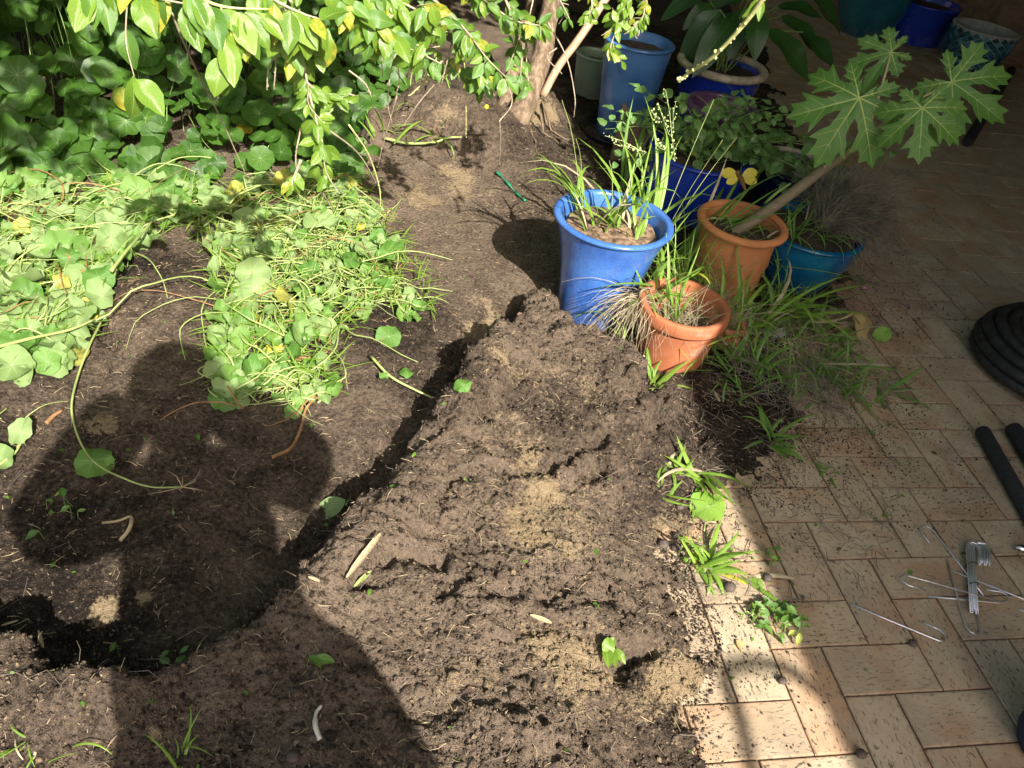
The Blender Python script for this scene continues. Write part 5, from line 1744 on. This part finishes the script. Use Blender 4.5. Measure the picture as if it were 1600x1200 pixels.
# ------------------------------------------------------------------ black pipe coil, tubes and other tools at the right edge
MRUB = plain('black_rubber', (0.016, 0.016, 0.015), 0.6, 0.7, 40, 0.3)
MFOAM = plain('black_foam', (0.012, 0.012, 0.013), 0.85, 0.4, 60, 0.5)
hc = px(1538, 585) + B2 * 0.265
pts = []
lv = [(0.262, 0.018), (0.268, 0.050), (0.262, 0.084), (0.240, 0.112), (0.205, 0.130), (0.170, 0.118)]
for i in range(len(lv) * 40):
    f = i / 40
    j = min(int(f), len(lv) - 2)
    q = min(1.0, max(0, (f - j)))
    q = q * q * (3 - 2 * q)
    R_ = lv[j][0] + (lv[j + 1][0] - lv[j][0]) * q
    z_ = lv[j][1] + (lv[j + 1][1] - lv[j][1]) * q
    a = 2 * math.pi * f
    pts.append(hc + Vector((R_ * math.cos(a) * (1 + 0.02 * math.sin(3 * a)), R_ * math.sin(a), z_ + 0.002 * math.sin(5 * a))))
tag(MB().tube(pts, 0.0185, 10).build('hose_coil', MRUB, loc=hc), 'thick coil of black irrigation hose lying on the pavers', 'hose')


def rod(label, a, b, r, mat, name, cat, za=None):
    A, B = px(*a, za or r), px(*b, za or r)
    d = (B - A).normalized()
    m = MB().tube([A, A + d * r * 0.15, A + d * r * 0.5, B], [r * 0.6, r * 0.93, r, r], 14)
    return tag(m.build(name, mat, loc=A), label, cat)


rod('straight black foam tube lying below the hose coil', (1534, 672), (1660, 895), 0.021, MFOAM, 'foam_tube', 'tube')
rod('second black foam tube beside the hose coil at the right edge', (1582, 668), (1690, 840), 0.024, MFOAM, 'foam_tube', 'tube')
rod('black tube under the papaya leaves on the shaded pavers', (1512, 222), (1580, 110), 0.028, MFOAM, 'foam_tube', 'tube')
MCHROME = plain('bright_steel', (0.60, 0.62, 0.65), 0.18, 0.1, 20, 0.02, 1.0)
a = px(1586, 855, 0.011)
d = (px(1640, 866, 0.011) - a).normalized()
tl = thing('hand_tool', a, 'steel tipped hand tool poking in at the right edge', 'tool')
MB().tube([a, a + d * 0.004, a + d * 0.012, a + d * 0.03, a + d * 0.07], [0.002, 0.006, 0.009, 0.0105, 0.011], 12).build('tip', MCHROME, tl)
MB().tube([a + d * 0.07, a + d * 0.075, a + d * 0.2], [0.0105, 0.014, 0.014], 12).build('handle', MBLACKP, tl)
MDENIM = NT('navy_canvas')
_o = MDENIM.coord('Object')
_w = MDENIM.noise(_o, 300, 2)
MDENIM = MDENIM.fin(MDENIM.mix(_w, (0.010, 0.016, 0.045), (0.020, 0.03, 0.08)), 0.85, MDENIM.bump(_w, 0.4, 0.003))
c = px(1648, 1172)
bk = thing('bucket', (c.x, c.y, 0), 'dark navy blue canvas bucket cut off at the right edge', 'bucket')
rB = 0.085
MB().lathe([(0.001, 0.001), (rB * 0.86, 0.001), (rB * 0.95, 0.02), (rB, 0.09), (rB * 1.02, 0.17), (rB * 0.99, 0.172), (rB * 0.96, 0.15), (rB * 0.9, 0.02)], 36, (c.x, c.y, 0)).build('body', MDENIM, bk)
MB().lathe([(rB * 1.02, 0.160), (rB * 1.06, 0.163), (rB * 1.06, 0.174), (rB * 1.0, 0.177)], 36, (c.x, c.y, 0)).build('rim', MBLACKP, bk)
hp = [Vector((c.x + rB * 1.03 * math.cos(t_), c.y, 0.165 - 0.02 * math.sin(t_))) + Vector((0, rB * 1.02 * math.sin(t_), 0)) for t_ in [math.pi * i / 12 for i in range(13)]]
MB().tube(hp, 0.003, 6).build('handle', MBLACKP, bk)

# ------------------------------------------------------------------ garden ornaments
MYW = plain('yellow_enamel', (0.62, 0.50, 0.06), 0.4, 0.15, 30, 0.05)
MWW = plain('white_enamel', (0.62, 0.60, 0.45), 0.4, 0.15, 30, 0.05)
MCOP = plain('copper_brown', (0.22, 0.10, 0.04), 0.45, 0.3, 30, 0.1, 0.3)


def wing(a, b, w, mat, parent, nrm):
    v = strip_leaf([0.10, 0.30, 0.42, 0.5, 0.48, 0.36, 0.12], (-1, 0, 1), 0.15, 0.12)
    V = [(x * w * 2, y, z) for x, y, z in v[0]]
    V2 = [(x, y, z - 0.03) for x, y, z in V]
    n = len(V)
    F = v[1] + [tuple(i + n for i in f[::-1]) for f in v[1]]
    o = obj('wing', mesh('wing', V + V2, F, mat), parent, mtx=frame(a, nrm, b - a, (b - a).length))
    return o


dd = depth_of(P_PAP.location) - 0.02
dfp = pxd(1158, 277, dd)
df = thing('dragonfly_ornament', Vector((dfp.x, dfp.y, P_PAP['zf'])), 'yellow winged dragonfly ornament on a stake in the orange clay pot', 'ornament')
nn = to_cam(dfp) * 0.8 + Vector((0, 0, 0.5))
for (x0, y0), (x1, y1), mt in [((1152, 273), (1128, 266), MYW), ((1153, 278), (1136, 284), MYW), ((1160, 276), (1184, 266), MYW), ((1160, 279), (1183, 284), MYW)]:
    wing(pxd(x0, y0, dd - 0.01), pxd(x1, y1, dd - 0.015), 0.36, mt, df, nn)
MB().ball(pxd(1153, 270, dd - 0.012), 0.009, 8).build('head', MCOP, df)
MB().tube([pxd(1154, 272, dd - .012), pxd(1158, 280, dd - .012), pxd(1163, 292, dd - .02), pxd(1166, 301, dd - .03)], [0.008, 0.009, 0.006, 0.003], 8).build('body', MCOP, df)
MB().tube([dfp, Vector((dfp.x - 0.02, dfp.y, P_PAP['zf'] - 0.01))], 0.0018, 6).build('stake', MBLACKP, df)
w0 = depth_of(P_CRM.location) - 0.16
wl = thing('dragonfly_ornament', pxd(1136, 92, w0), 'small copper wire dragonfly in front of the peace lily', 'ornament')
for (x0, y0), (x1, y1) in [((1135, 88), (1170, 79)), ((1136, 92), (1170, 93)), ((1132, 88), (1112, 80)), ((1132, 92), (1110, 94))]:
    a, b = pxd(x0, y0, w0), pxd(x1, y1, w0)
    sd = (b - a).cross(to_cam(a)).normalized() * (b - a).length * 0.14
    MB().tube(smooth_path([a, a.lerp(b, .4) + sd, a.lerp(b, .85) + sd * 0.9, b, a.lerp(b, .85) - sd * 0.9, a.lerp(b, .4) - sd, a], 4), 0.0013, 5, False).build('wing', MCOP, wl)
MB().tube([pxd(1136, 65, w0), pxd(1135, 80, w0), pxd(1133, 95, w0)], [0.003, 0.006, 0.008], 8).build('body', MCOP, wl)
MB().tube([pxd(1134, 94, w0), Vector((P_CRM.location.x, P_CRM.location.y - 0.1, P_CRM['zf']))], 0.0016, 6).build('stake', MBLACKP, wl)

# ------------------------------------------------------------------ litter one can point to
MGREENP = plain('green_plastic', (0.02, 0.20, 0.10), 0.4, 0.3, 30, 0.2)
p = [pxs(775, 268, 0.012), pxs(788, 280, 0.014), pxs(800, 294, 0.012), pxs(812, 306, 0.014), pxs(821, 314, 0.010)]
m = MB()
q_ = smooth_path(p, 4)
m.tube(q_, [0.004 + 0.0025 * math.sin(k * 1.3) for k in range(len(q_))], 6)
tag(m.build('plastic_strip', MGREENP, loc=p[0]), 'crumpled dark green plastic strip on the soil below the tree', 'plastic')
MSILV = plain('silver_film', (0.45, 0.48, 0.52), 0.3, 0.3, 40, 0.8)
c = px(1207, 520, 0.035)
V, F = [], []
for j in range(6):
    for i in range(9):
        e_ = math.sin(math.pi * (j + 0.5) / 6) ** 0.5
        V.append(c + Vector(((i / 8 - 0.5) * 0.085 * e_, (j / 5 - 0.5) * 0.04 + 0.01 * math.sin(i), 0.008 * math.sin(i * 2.1 + j) + U(-.004, .004))))
for j in range(5):
    for i in range(8):
        F.append((j * 9 + i, j * 9 + i + 1, j * 9 + 10 + i, j * 9 + 9 + i))
wr = MB().add(V, F).build('wrapper', MSILV, loc=c)
so_ = wr.modifiers.new('thickness', 'SOLIDIFY')
so_.thickness = 0.0006
tag(wr, 'crumpled silver wrapper lying on the shaded grass', 'wrapper')
MPNK = plain('pink_foil', (0.45, 0.12, 0.28), 0.4, 0.4, 60, 0.3)
c = pxs(1350, 449, 0.006)
tag(MB().ball(c, 0.012, 8, (1, 0.7, 0.45)).build('foil_scrap', MPNK, loc=c), 'tiny pink foil scrap on the dirt by the turquoise bowl', 'litter')
# dead papaya leaf with its long stalk
pts = [pxs(1205, 500, 0.03), pxs(1260, 503, 0.03), pxs(1300, 502, 0.03), pxs(1322, 496, 0.035), pxs(1332, 489, 0.04)]
dl_ = thing('dead_leaf', pts[-1], 'curled brown papaya leaf with long pale stalk beside the paving', 'leaf')
MB().tube(smooth_path(pts, 5), 0.0042, 8).build('stalk', MROOT, dl_)
for (x, y), (x2, y2), s in [((1333, 488), (1340, 522), 1), ((1336, 490), (1352, 527), 1), ((1338, 490), (1362, 520), 1), ((1334, 492), (1332, 515), 1), ((1338, 488), (1356, 505), 1)]:
    a, b = px(x, y, 0.04), px(x2, y2, 0.015)
    v = strip_leaf(ell(8, 0.22), fold=0.9, curl=0.3, wave=0.5, seed=int(x2))
    obj('lobe', mesh('lobe', *v[:2], MDEAD, True, v[2]), dl_, mtx=frame(a, to_cam(a) + rv(0.5), b - a, (b - a).length * 1.1))
P = px(1378, 522, 0.02)
o = obj('fallen_leaf', LM[0], mtx=frame(P, to_cam(P) + Vector((0, 0, .5)), rv(), 0.028))
tag(o, 'pale green round leaf on the pavers next to the dead papaya leaf', 'leaf')
MBONE = plain('white_root', (0.55, 0.50, 0.42), 0.6, 0.2, 30, 0.1)
tag(MB().tube(smooth_path([pxs(502, 1107, .008), pxs(494, 1118, .01), pxs(493, 1138, .01), pxs(500, 1160, .006)], 5), [0.003] * 8 + [0.0045] * 8, 8).build('root_piece', MBONE, loc=pxs(495, 1130)), 'white curved root piece in the shadow at the bottom', 'root')
tag(MB().tube(smooth_path([pxs(160, 818, .008), pxs(185, 815, .012), pxs(205, 808, .012), pxs(202, 828, .012), pxs(188, 846, .008)], 5), [0.003] * 11 + [0.0045] * 10, 6).build('root_piece', MROOT, loc=pxs(190, 820)), 'forked pale root lying in the dark of the photographer shadow', 'root')


def chip(label, a, b, w, mat, name='wood_chip'):
    A, B = pxs(*a, 0.006), pxs(*b, 0.010)
    v = strip_leaf([0.2, 0.8, 1, 1, 0.9, 0.3], (-1, 0, 1), 0.3, 0.05)
    V = [(x * w, y, z * 0.1 + 0.02) for x, y, z in v[0]]
    V2 = [(x, y, z - 0.035) for x, y, z in V]
    n = len(V)
    o = obj(name, mesh(name, V + V2, v[1] + [tuple(i + n for i in f[::-1]) for f in v[1]], mat), mtx=frame(A, Vector((0, 0, 1)) + to_cam(A) * .4, B - A, (B - A).length))
    return tag(o, label, 'wood chip' if name == 'wood_chip' else 'leaf')


chip('pale split stem lying on the mound below the cut bank', (541, 910), (592, 852), 0.05, MROOT)
chip('thin green blade on the mound beside the pale split stem', (553, 918), (580, 895), 0.09, MSTEM, 'leaf_blade')
chip('curved pale bark chip between the two holes in the mound', (828, 962), (862, 974), 0.10, MROOT)
A = pxs(1150, 1000, 0.006)
B = pxs(1176, 1024, 0.006)
tag(obj('fallen_leaf', mesh('fallen_leaf', *DURV[3][:2], MDEAD, True, DURV[3][2]), mtx=frame(A, Vector((0.2, -0.1, 1)), B - A, (B - A).length * 1.1)), 'dry yellow leaf on the sunny pavers at the soil edge', 'leaf')
chip('short tan chip at the bottom of the shadow', (60, 985), (66, 1010), 0.08, MROOT)
chip('pale chip on the shadow rim at the left edge', (2, 978), (28, 968), 0.07, MROOT)
chip('cream chip in the dark trench corner', (482, 922), (500, 918), 0.12, MROOT)
chip('bleached grass stem across the loose soil in the middle', (668, 885), (705, 905), 0.05, MROOT)
MSTONE = plain('dark_pebble', (0.075, 0.055, 0.045), 0.8, 0.4, 40, 0.4)
for lab, x, y, r in [('round dark seed pod on the pavers by the lone wire peg', 1426, 1005, 0.010), ('small dark nut on the sunny paver joint', 1222, 1063, 0.010), ('brown nut on the pavers below the sunlit grass tuft', 1140, 917, 0.015), ('dark seed pod at the bottom of the paving', 1346, 1178, 0.011),
                     ('dark pebble half sunk in the sandy edge soil', 1036, 850, 0.014), ('second dark pebble in the sandy edge soil', 1056, 855, 0.013), ('brown stone at the soil edge under the weeds', 1058, 838, 0.012), ('grey brown stone in the shadow near the root piece', 458, 1185, 0.012),
                     ('brown nut on the sandy soil under the yellowing sprig', 1062, 792, 0.011), ('dark nut on the pavers at the end of the long blade', 1199, 903, 0.012)]:
    c = pxs(x, y, r * 0.6)
    tag(MB().ball(c, r, 10, (1, 0.9, 0.8)).build('seed_pod', MSTONE, loc=c), lab, 'seed pod')

# ------------------------------------------------------------------ crumbs: clods, chaff, roots, leaf litter
random.seed(70)
def icos():
    t = (1 + 5 ** 0.5) / 2
    V = np.array([(-1, t, 0), (1, t, 0), (-1, -t, 0), (1, -t, 0), (0, -1, t), (0, 1, t), (0, -1, -t), (0, 1, -t), (t, 0, -1), (t, 0, 1), (-t, 0, -1), (-t, 0, 1)]) / math.sqrt(1 + t * t)
    F = np.array([(0, 11, 5), (0, 5, 1), (0, 1, 7), (0, 7, 10), (0, 10, 11), (1, 5, 9), (5, 11, 4), (11, 10, 2), (10, 7, 6), (7, 1, 8), (3, 9, 4), (3, 4, 2), (3, 2, 6), (3, 6, 8), (3, 8, 9), (4, 9, 5), (2, 4, 11), (6, 2, 10), (8, 6, 7), (9, 8, 1)])
    return V, F


IV, IF = icos()


OV = np.array([(1, 0, 0), (-1, 0, 0), (0, 1, 0), (0, -1, 0), (0, 0, 1), (0, 0, -1)], float)
OF = np.array([(0, 2, 4), (2, 1, 4), (1, 3, 4), (3, 0, 4), (2, 0, 5), (1, 2, 5), (3, 1, 5), (0, 3, 5)])


def crumbs(name, label, X, Y, S, mat, sunk=0.3, sandv=0.0, fine=False):
    IV, IF = (OV, OF) if fine else icos()
    n = len(X)
    Z = np.maximum(H(X, Y), 0.0) + S * (0.5 - sunk)
    k = len(IV)
    V = IV[None] * (1 + RNG.uniform(-0.32, 0.32, (n, k, 1))) * (S[:, None, None] * RNG.uniform(0.7, 1.2, (n, 1, 3)))
    th = RNG.uniform(0, 6.28, n)
    c_, s_ = np.cos(th)[:, None], np.sin(th)[:, None]
    V = np.stack([V[..., 0] * c_ - V[..., 1] * s_, V[..., 0] * s_ + V[..., 1] * c_, V[..., 2]], -1)
    V = V + np.stack([X, Y, Z], -1)[:, None]
    F = (IF[None] + (np.arange(n) * k)[:, None, None]).reshape(-1, 3)
    at = {'sand': np.repeat(np.clip(sand_at(X, Y) + RNG.uniform(-0.3, 0.3, n) + (RNG.uniform(0, 1, n) < 0.05) * 0.7 * sandv, 0, 1.2), k), 'dry': np.repeat(RNG.uniform(0.2, 1, n), k)}
    o = obj(name, mesh(name, V.reshape(-1, 3), F, mat, True, None, at))
    return tag(o, label, 'soil crumbs', kind='stuff')


def scatter(n, x0, x1, y0, y1, keep):
    X, Y = RNG.uniform(x0, x1, n), y0 + (y1 - y0) * RNG.uniform(0, 1, n) ** 1.4
    m = keep(X, Y)
    return X[m], Y[m]


X, Y = scatter(9000, -0.9, 0.75, 0.5, 2.6, lambda x, y: (mound_d(x, y) > -0.03) & (edge_d(x, y) > -0.04))
S = 0.002 + 0.0055 * RNG.uniform(0, 1, len(X)) ** 4
crumbs('soil_clods', 'loose clods of dark soil strewn over the dug mound', X, Y, S, MSOIL, sandv=1.0)
X, Y = scatter(70000, -0.9, 0.75, 0.5, 2.4, lambda x, y: (mound_d(x, y) > -0.03) & (edge_d(x, y) > -0.05))
S = 0.0011 + 0.0036 * RNG.uniform(0, 1, len(X)) ** 3
crumbs('soil_grains', 'fine crumbly grains covering the dug mound', X, Y, S, MSOIL, sandv=1.1, fine=True)
X, Y = scatter(1600, -0.9, 0.7, 0.5, 2.4, lambda x, y: (mound_d(x, y) > 0.0) & (fbm(x * 6, y * 6, 2, 7) > 0.1))
S = 0.005 + 0.012 * RNG.uniform(0, 1, len(X)) ** 3
crumbs('lumps_of_earth', 'bigger lumps of earth on the dug mound', X, Y, S, MSOIL, 0.55, sandv=0.8)
X, Y = scatter(60000, -1.8, 0.6, 0.6, 3.9, lambda x, y: (mound_d(x, y) < 0.0) & (edge_d(x, y) > 0.1))
S = 0.0010 + 0.0032 * RNG.uniform(0, 1, len(X)) ** 3
crumbs('fine_crumbs', 'fine soil crumbs on the smoother ground behind the cut', X, Y, S, MSOIL, sandv=0.9, fine=True)
X, Y = scatter(120000, 0.1, 2.2, 0.6, 4.5, lambda x, y: (edge_d(x, y) < 0.05) & (RNG.uniform(0, 1, x.shape) < np.exp(edge_d(x, y) / np.where(y > 1.5, 0.17, 0.085)) * 0.9 + 0.004))
S = 0.0008 + 0.0034 * RNG.uniform(0, 1, len(X)) ** 5
crumbs('spilled_dirt', 'dirt crumbs spilled over the pavers along the soil edge', X, Y, S, MSOIL, 0.2, sandv=0.5, fine=True)


X, Y = scatter(220000, 0.2, 1.7, 1.0, 3.4, lambda x, y: (edge_d(x, y) < 0.02) & (RNG.uniform(0, 1, x.shape) < np.exp(edge_d(x, y) / np.where(y > 1.5, 0.20, 0.06)) * sstep(-0.5, 0.5, fbm(x * 11, y * 11, 3, 140))))
S = 0.0008 + 0.0022 * RNG.uniform(0, 1, len(X)) ** 3
crumbs('dirt_dust', 'fine dark dirt dusted over the pavers beside the weeds', X, Y, S, MSOIL, 0.2, sandv=0.3, fine=True)


def chaff(name, label, X, Y, L, r, mat, curve=0.5, cat='litter', lift=0.003):
    m = MB()
    Z = np.maximum(H(X, Y), 0.0)
    for x, y, z, l in zip(X, Y, Z, L):
        a = U(0, 6.28)
        b = a + U(-curve, curve)
        p0 = Vector((x, y, z + lift))
        p1 = p0 + Vector((math.cos(a), math.sin(a), U(-.1, .35))) * l * 0.5
        p2 = p1 + Vector((math.cos(b), math.sin(b), U(-.4, .2))) * l * 0.5
        m.tube([p0, p1, p2], [r * U(.6, 1.2), r, r * 0.5], 3, False)
    o = m.build(name, mat)
    return tag(o, label, cat, kind='stuff')


X, Y = scatter(5200, -1.6, 0.7, 0.5, 3.6, lambda x, y: edge_d(x, y) > 0.0)
chaff('straw_bits', 'tiny straw bits and chaff strewn on the soil', X, Y, 0.006 + 0.03 * RNG.uniform(0, 1, len(X)) ** 4, 0.0008, MROOT)
X, Y = scatter(900, -1.4, 0.7, 0.5, 3.4, lambda x, y: edge_d(x, y) > 0.0)
chaff('fine_roots', 'fine torn roots lying over the soil', X, Y, 0.03 + 0.07 * RNG.uniform(0, 1, len(X)) ** 2, 0.0006, MTHATCH, 1.6, lift=0.006)
X, Y = scatter(1900, 0.25, 1.5, 1.2, 3.2, lambda x, y: (edge_d(x, y) > -0.32) & (edge_d(x, y) < 0.5) & (mound_d(x, y) < 0.05))
chaff('weed_litter', 'dull dead grass litter under the weeds by the pots', X, Y, 0.02 + 0.08 * RNG.uniform(0, 1, len(X)) ** 2, 0.0009, MTHATCH, 0.8, lift=0.006)
X, Y = scatter(700, 0.3, 2.4, 0.7, 4.5, lambda x, y: edge_d(x, y) < -0.02)
chaff('paver_litter', 'thin straws and grass scraps scattered on the pavers', X, Y, 0.006 + 0.05 * RNG.uniform(0, 1, len(X)) ** 5, 0.0006, MTHATCH, lift=0.001)
# scraps of leaf
def scraps(name, label, n, x0, x1, y0, y1, keep, size, mat):
    X, Y = scatter(n, x0, x1, y0, y1, keep)
    Z = np.maximum(H(X, Y), 0.0) + 0.004
    ms = [frame((x, y, z), Vector((0, 0, 1)) + rv(0.35), rv(), U(*size)) for x, y, z in zip(X, Y, Z)]
    V, F, UVs = join_copies(*strip_leaf(ell(6, 0.26), (-1, 0, 1), 0.3, 0.2, 0.2), ms)
    tag(obj(name, mesh(name, V, F, mat, True, UVs)), label, 'leaf litter', kind='stuff')


scraps('leaf_scraps', 'small green leaf scraps dropped round the soil edge', 150, -1.5, 1.2, 0.6, 3.2, lambda x, y: edge_d(x, y) > -0.4, (0.008, 0.022), MDUR2)
scraps('dead_leaf_litter', 'small brown dead leaves scattered on soil and pavers', 260, -1.2, 2.4, 0.6, 4.5, lambda x, y: x > -5, (0.006, 0.02), plain('brown_litter', (0.11, 0.07, 0.045), 0.8, 0.5, 30, 0.2))
X, Y = scatter(5200, -1.9, -0.1, 1.6, 3.0, lambda x, y: inside(x, y, poly_px([(300, 300), (570, 280), (640, 400), (690, 490), (600, 500), (520, 560), (540, 640), (335, 640), (335, 420), (290, 365), (215, 395), (180, 480), (110, 590), (-50, 600), (-50, 310)])))
m = MB()
for x, y, z in zip(X, Y, np.maximum(H(X, Y), 0)):
    m.add(*blade((x, y, z + U(0.004, 0.055)), U(0, 6.28), U(-.1, .35), U(0.03, 0.11), U(0.002, 0.0065), U(0, 0.8), 3))
tag(m.build('cut_grass', MGRASS), 'cut grass blades mixed into the pulled weed heaps', 'grass', kind='stuff')

# ------------------------------------------------------------------ the photographer, standing behind the picture: only the shadow shows
MJACK = plain('dark_jacket', (0.03, 0.035, 0.05), 0.9, 0.2, 30, 0.2)
MSKIN = plain('skin', (0.45, 0.28, 0.2), 0.6, 0.1, 20, 0.1)
MHAIR = plain('brown_hair', (0.05, 0.03, 0.02), 0.7, 0.3, 80, 0.4)
AL, RG = Vector((-0.479, 0.878, 0)), Vector((0.878, 0.479, 0))      # the way the shadow points, and square to it


def bp(wd, al, z):
    return AL * al + RG * wd + Vector((0, 0, z))


back = bp(0.06, -0.40, 0)
per = thing('person', back, 'person in dark jacket behind the camera, holding up a phone, seen as shadow', 'person')
J = {'pelvis': bp(.05, -.40, .97), 'waist': bp(.01, -.39, 1.15), 'chest': bp(.01, -.38, 1.36), 'neck': bp(.01, -.34, 1.52), 'head': bp(.01, -.29, 1.66), 'crown': bp(.01, -.29, 1.76),
     'shl': bp(-.12, -.36, 1.43), 'ell': bp(-.31, -.17, 1.24), 'wrl': bp(-.13, -.03, 1.39), 'hal': bp(-.095, -.02, 1.43),
     'shr': bp(.12, -.36, 1.45), 'elr': bp(.29, -.18, 1.29), 'wrr': bp(.13, -.05, 1.38), 'har': bp(.10, -.04, 1.42),
     'hipl': bp(-.04, -.40, .90), 'knl': bp(-.07, -.37, .50), 'anl': bp(-.08, -.42, .10), 'tol': bp(-.10, -.26, .04),
     'hipr': bp(.18, -.40, .90), 'knr': bp(.21, -.37, .50), 'anr': bp(.22, -.42, .10), 'tor': bp(.24, -.26, .04)}
J = {k: tuple(Vector(v) - back) for k, v in J.items()}
RAD = {'pelvis': .19, 'waist': .13, 'chest': .14, 'neck': .065, 'head': .10, 'crown': .075, 'shl': .085, 'ell': .085, 'wrl': .09, 'hal': .055, 'shr': .085, 'elr': .075, 'wrr': .09, 'har': .055,
       'hipl': .125, 'knl': .08, 'anl': .055, 'tol': .045, 'hipr': .125, 'knr': .08, 'anr': .055, 'tor': .045}
ED = [('pelvis', 'waist'), ('waist', 'chest'), ('chest', 'neck'), ('neck', 'head'), ('head', 'crown'), ('chest', 'shl'), ('shl', 'ell'), ('ell', 'wrl'), ('wrl', 'hal'), ('chest', 'shr'), ('shr', 'elr'), ('elr', 'wrr'), ('wrr', 'har'),
      ('pelvis', 'hipl'), ('hipl', 'knl'), ('knl', 'anl'), ('anl', 'tol'), ('pelvis', 'hipr'), ('hipr', 'knr'), ('knr', 'anr'), ('anr', 'tor')]
names = list(J)
me = bpy.data.meshes.new('body')
me.from_pydata([J[k] for k in names], [(names.index(a), names.index(b)) for a, b in ED], [])
bo = bpy.data.objects.new('body', me)
COL.objects.link(bo)
bo.parent = per
sk = bo.modifiers.new('skin', 'SKIN')
for i, k in enumerate(names):
    me.skin_vertices[0].data[i].radius = (RAD[k], RAD[k])
    me.skin_vertices[0].data[i].use_root = (k == 'pelvis')
bo.modifiers.new('smooth', 'SUBSURF').levels = 2
bo.modifiers['smooth'].render_levels = 2
me.materials.append(MJACK)
# a loose jacket that widens to the hem
V, F = [], []
for i_, (z_, hw, hd, cw) in enumerate([(1.40, .13, .10, .0), (1.25, .16, .12, .0), (1.18, .17, .13, .01), (1.09, .205, .15, .045), (0.99, .235, .16, .05), (0.83, .27, .17, .06), (0.62, .30, .18, .065)]):
    for k_ in range(24):
        a_ = 2 * math.pi * k_ / 24
        V.append(bp(cw + hw * math.cos(a_), -.40 + hd * math.sin(a_), z_))
    if i_:
        for k_ in range(24):
            F.append(((i_ - 1) * 24 + k_, (i_ - 1) * 24 + (k_ + 1) % 24, i_ * 24 + (k_ + 1) % 24, i_ * 24 + k_))
MB().add(V, F).build('jacket', MJACK, per)
# fingers round the phone
for s, k in ((-1, 'hal'), (1, 'har')):
    hnd = Vector(J[k]) + back
    for f_ in range(5):
        a = hnd + Vector((0, 0.0, -0.02 + 0.018 * f_))
        m_ = MB().tube([a, a + RG * (-s * 0.02) + AL * 0.015, a + RG * (-s * 0.04) + AL * 0.012, a + RG * (-s * 0.05)], [0.010, 0.009, 0.008, 0.006], 8)
        m_.build('finger', MSKIN, per)
MB().lathe([(0.001, 0.12), (0.06, 0.11), (0.105, 0.06), (0.118, 0.0), (0.112, -0.05), (0.09, -0.08), (0.08, -0.02), (0.07, 0.04), (0.001, 0.06)], 20, bp(.01, -.31, 1.69)).build('hair', MHAIR, per)
fwd = Vector(CR @ np.array([0, 0, -1.0]))
rgt = Vector(CR @ np.array([1.0, 0, 0]))
ph = bpy.data.objects.new('phone', None)
up_ = rgt.cross(fwd)
pc = Vector(CPOS) - fwd * 0.012
mt = Matrix(((rgt.x, up_.x, -fwd.x, pc.x), (rgt.y, up_.y, -fwd.y, pc.y), (rgt.z, up_.z, -fwd.z, pc.z), (0, 0, 0, 1)))
bpy.data.objects.remove(ph)
pm = MB().box((-0.05, -0.062, -0.004), (0.098, 0.012, 0.004), mt).build('phone', MBLACKP, loc=pc, smooth=False)
tag(pm, 'black phone held level by the person behind the camera', 'phone')

# ------------------------------------------------------------------ repeats belong together
GROUPS = {'flower_pot': 'flower pots clustered beside the paving', 'grass_tuft': 'grass tufts round the pots and soil edge', 'wire_peg': 'loose wire pegs on the pavers', 'foam_tube': 'black foam tubes on the pavers',
          'pulled_stem': 'pulled stems and roots on the soil', 'uprooted_nasturtium': 'heaps of pulled nasturtium', 'seedling_clump': 'weed seedlings on soil and pavers', 'dry_grass': 'dry grass among the pots',
          'wispy_grass': 'fine grass among the pots', 'fallen_leaf': 'fallen leaves', 'wood_chip': 'pale chips on the soil', 'seed_pod': 'seed pods and pebbles', 'shrub': 'dark shrubs at the back',
          'dragonfly_ornament': 'dragonfly ornaments', 'root_piece': 'root pieces on the soil'}
for o in scene.objects:
    k = o.name.split('.')[0]
    if o.parent is None and k in GROUPS and o.get('category'):
        o['group'] = GROUPS[k]
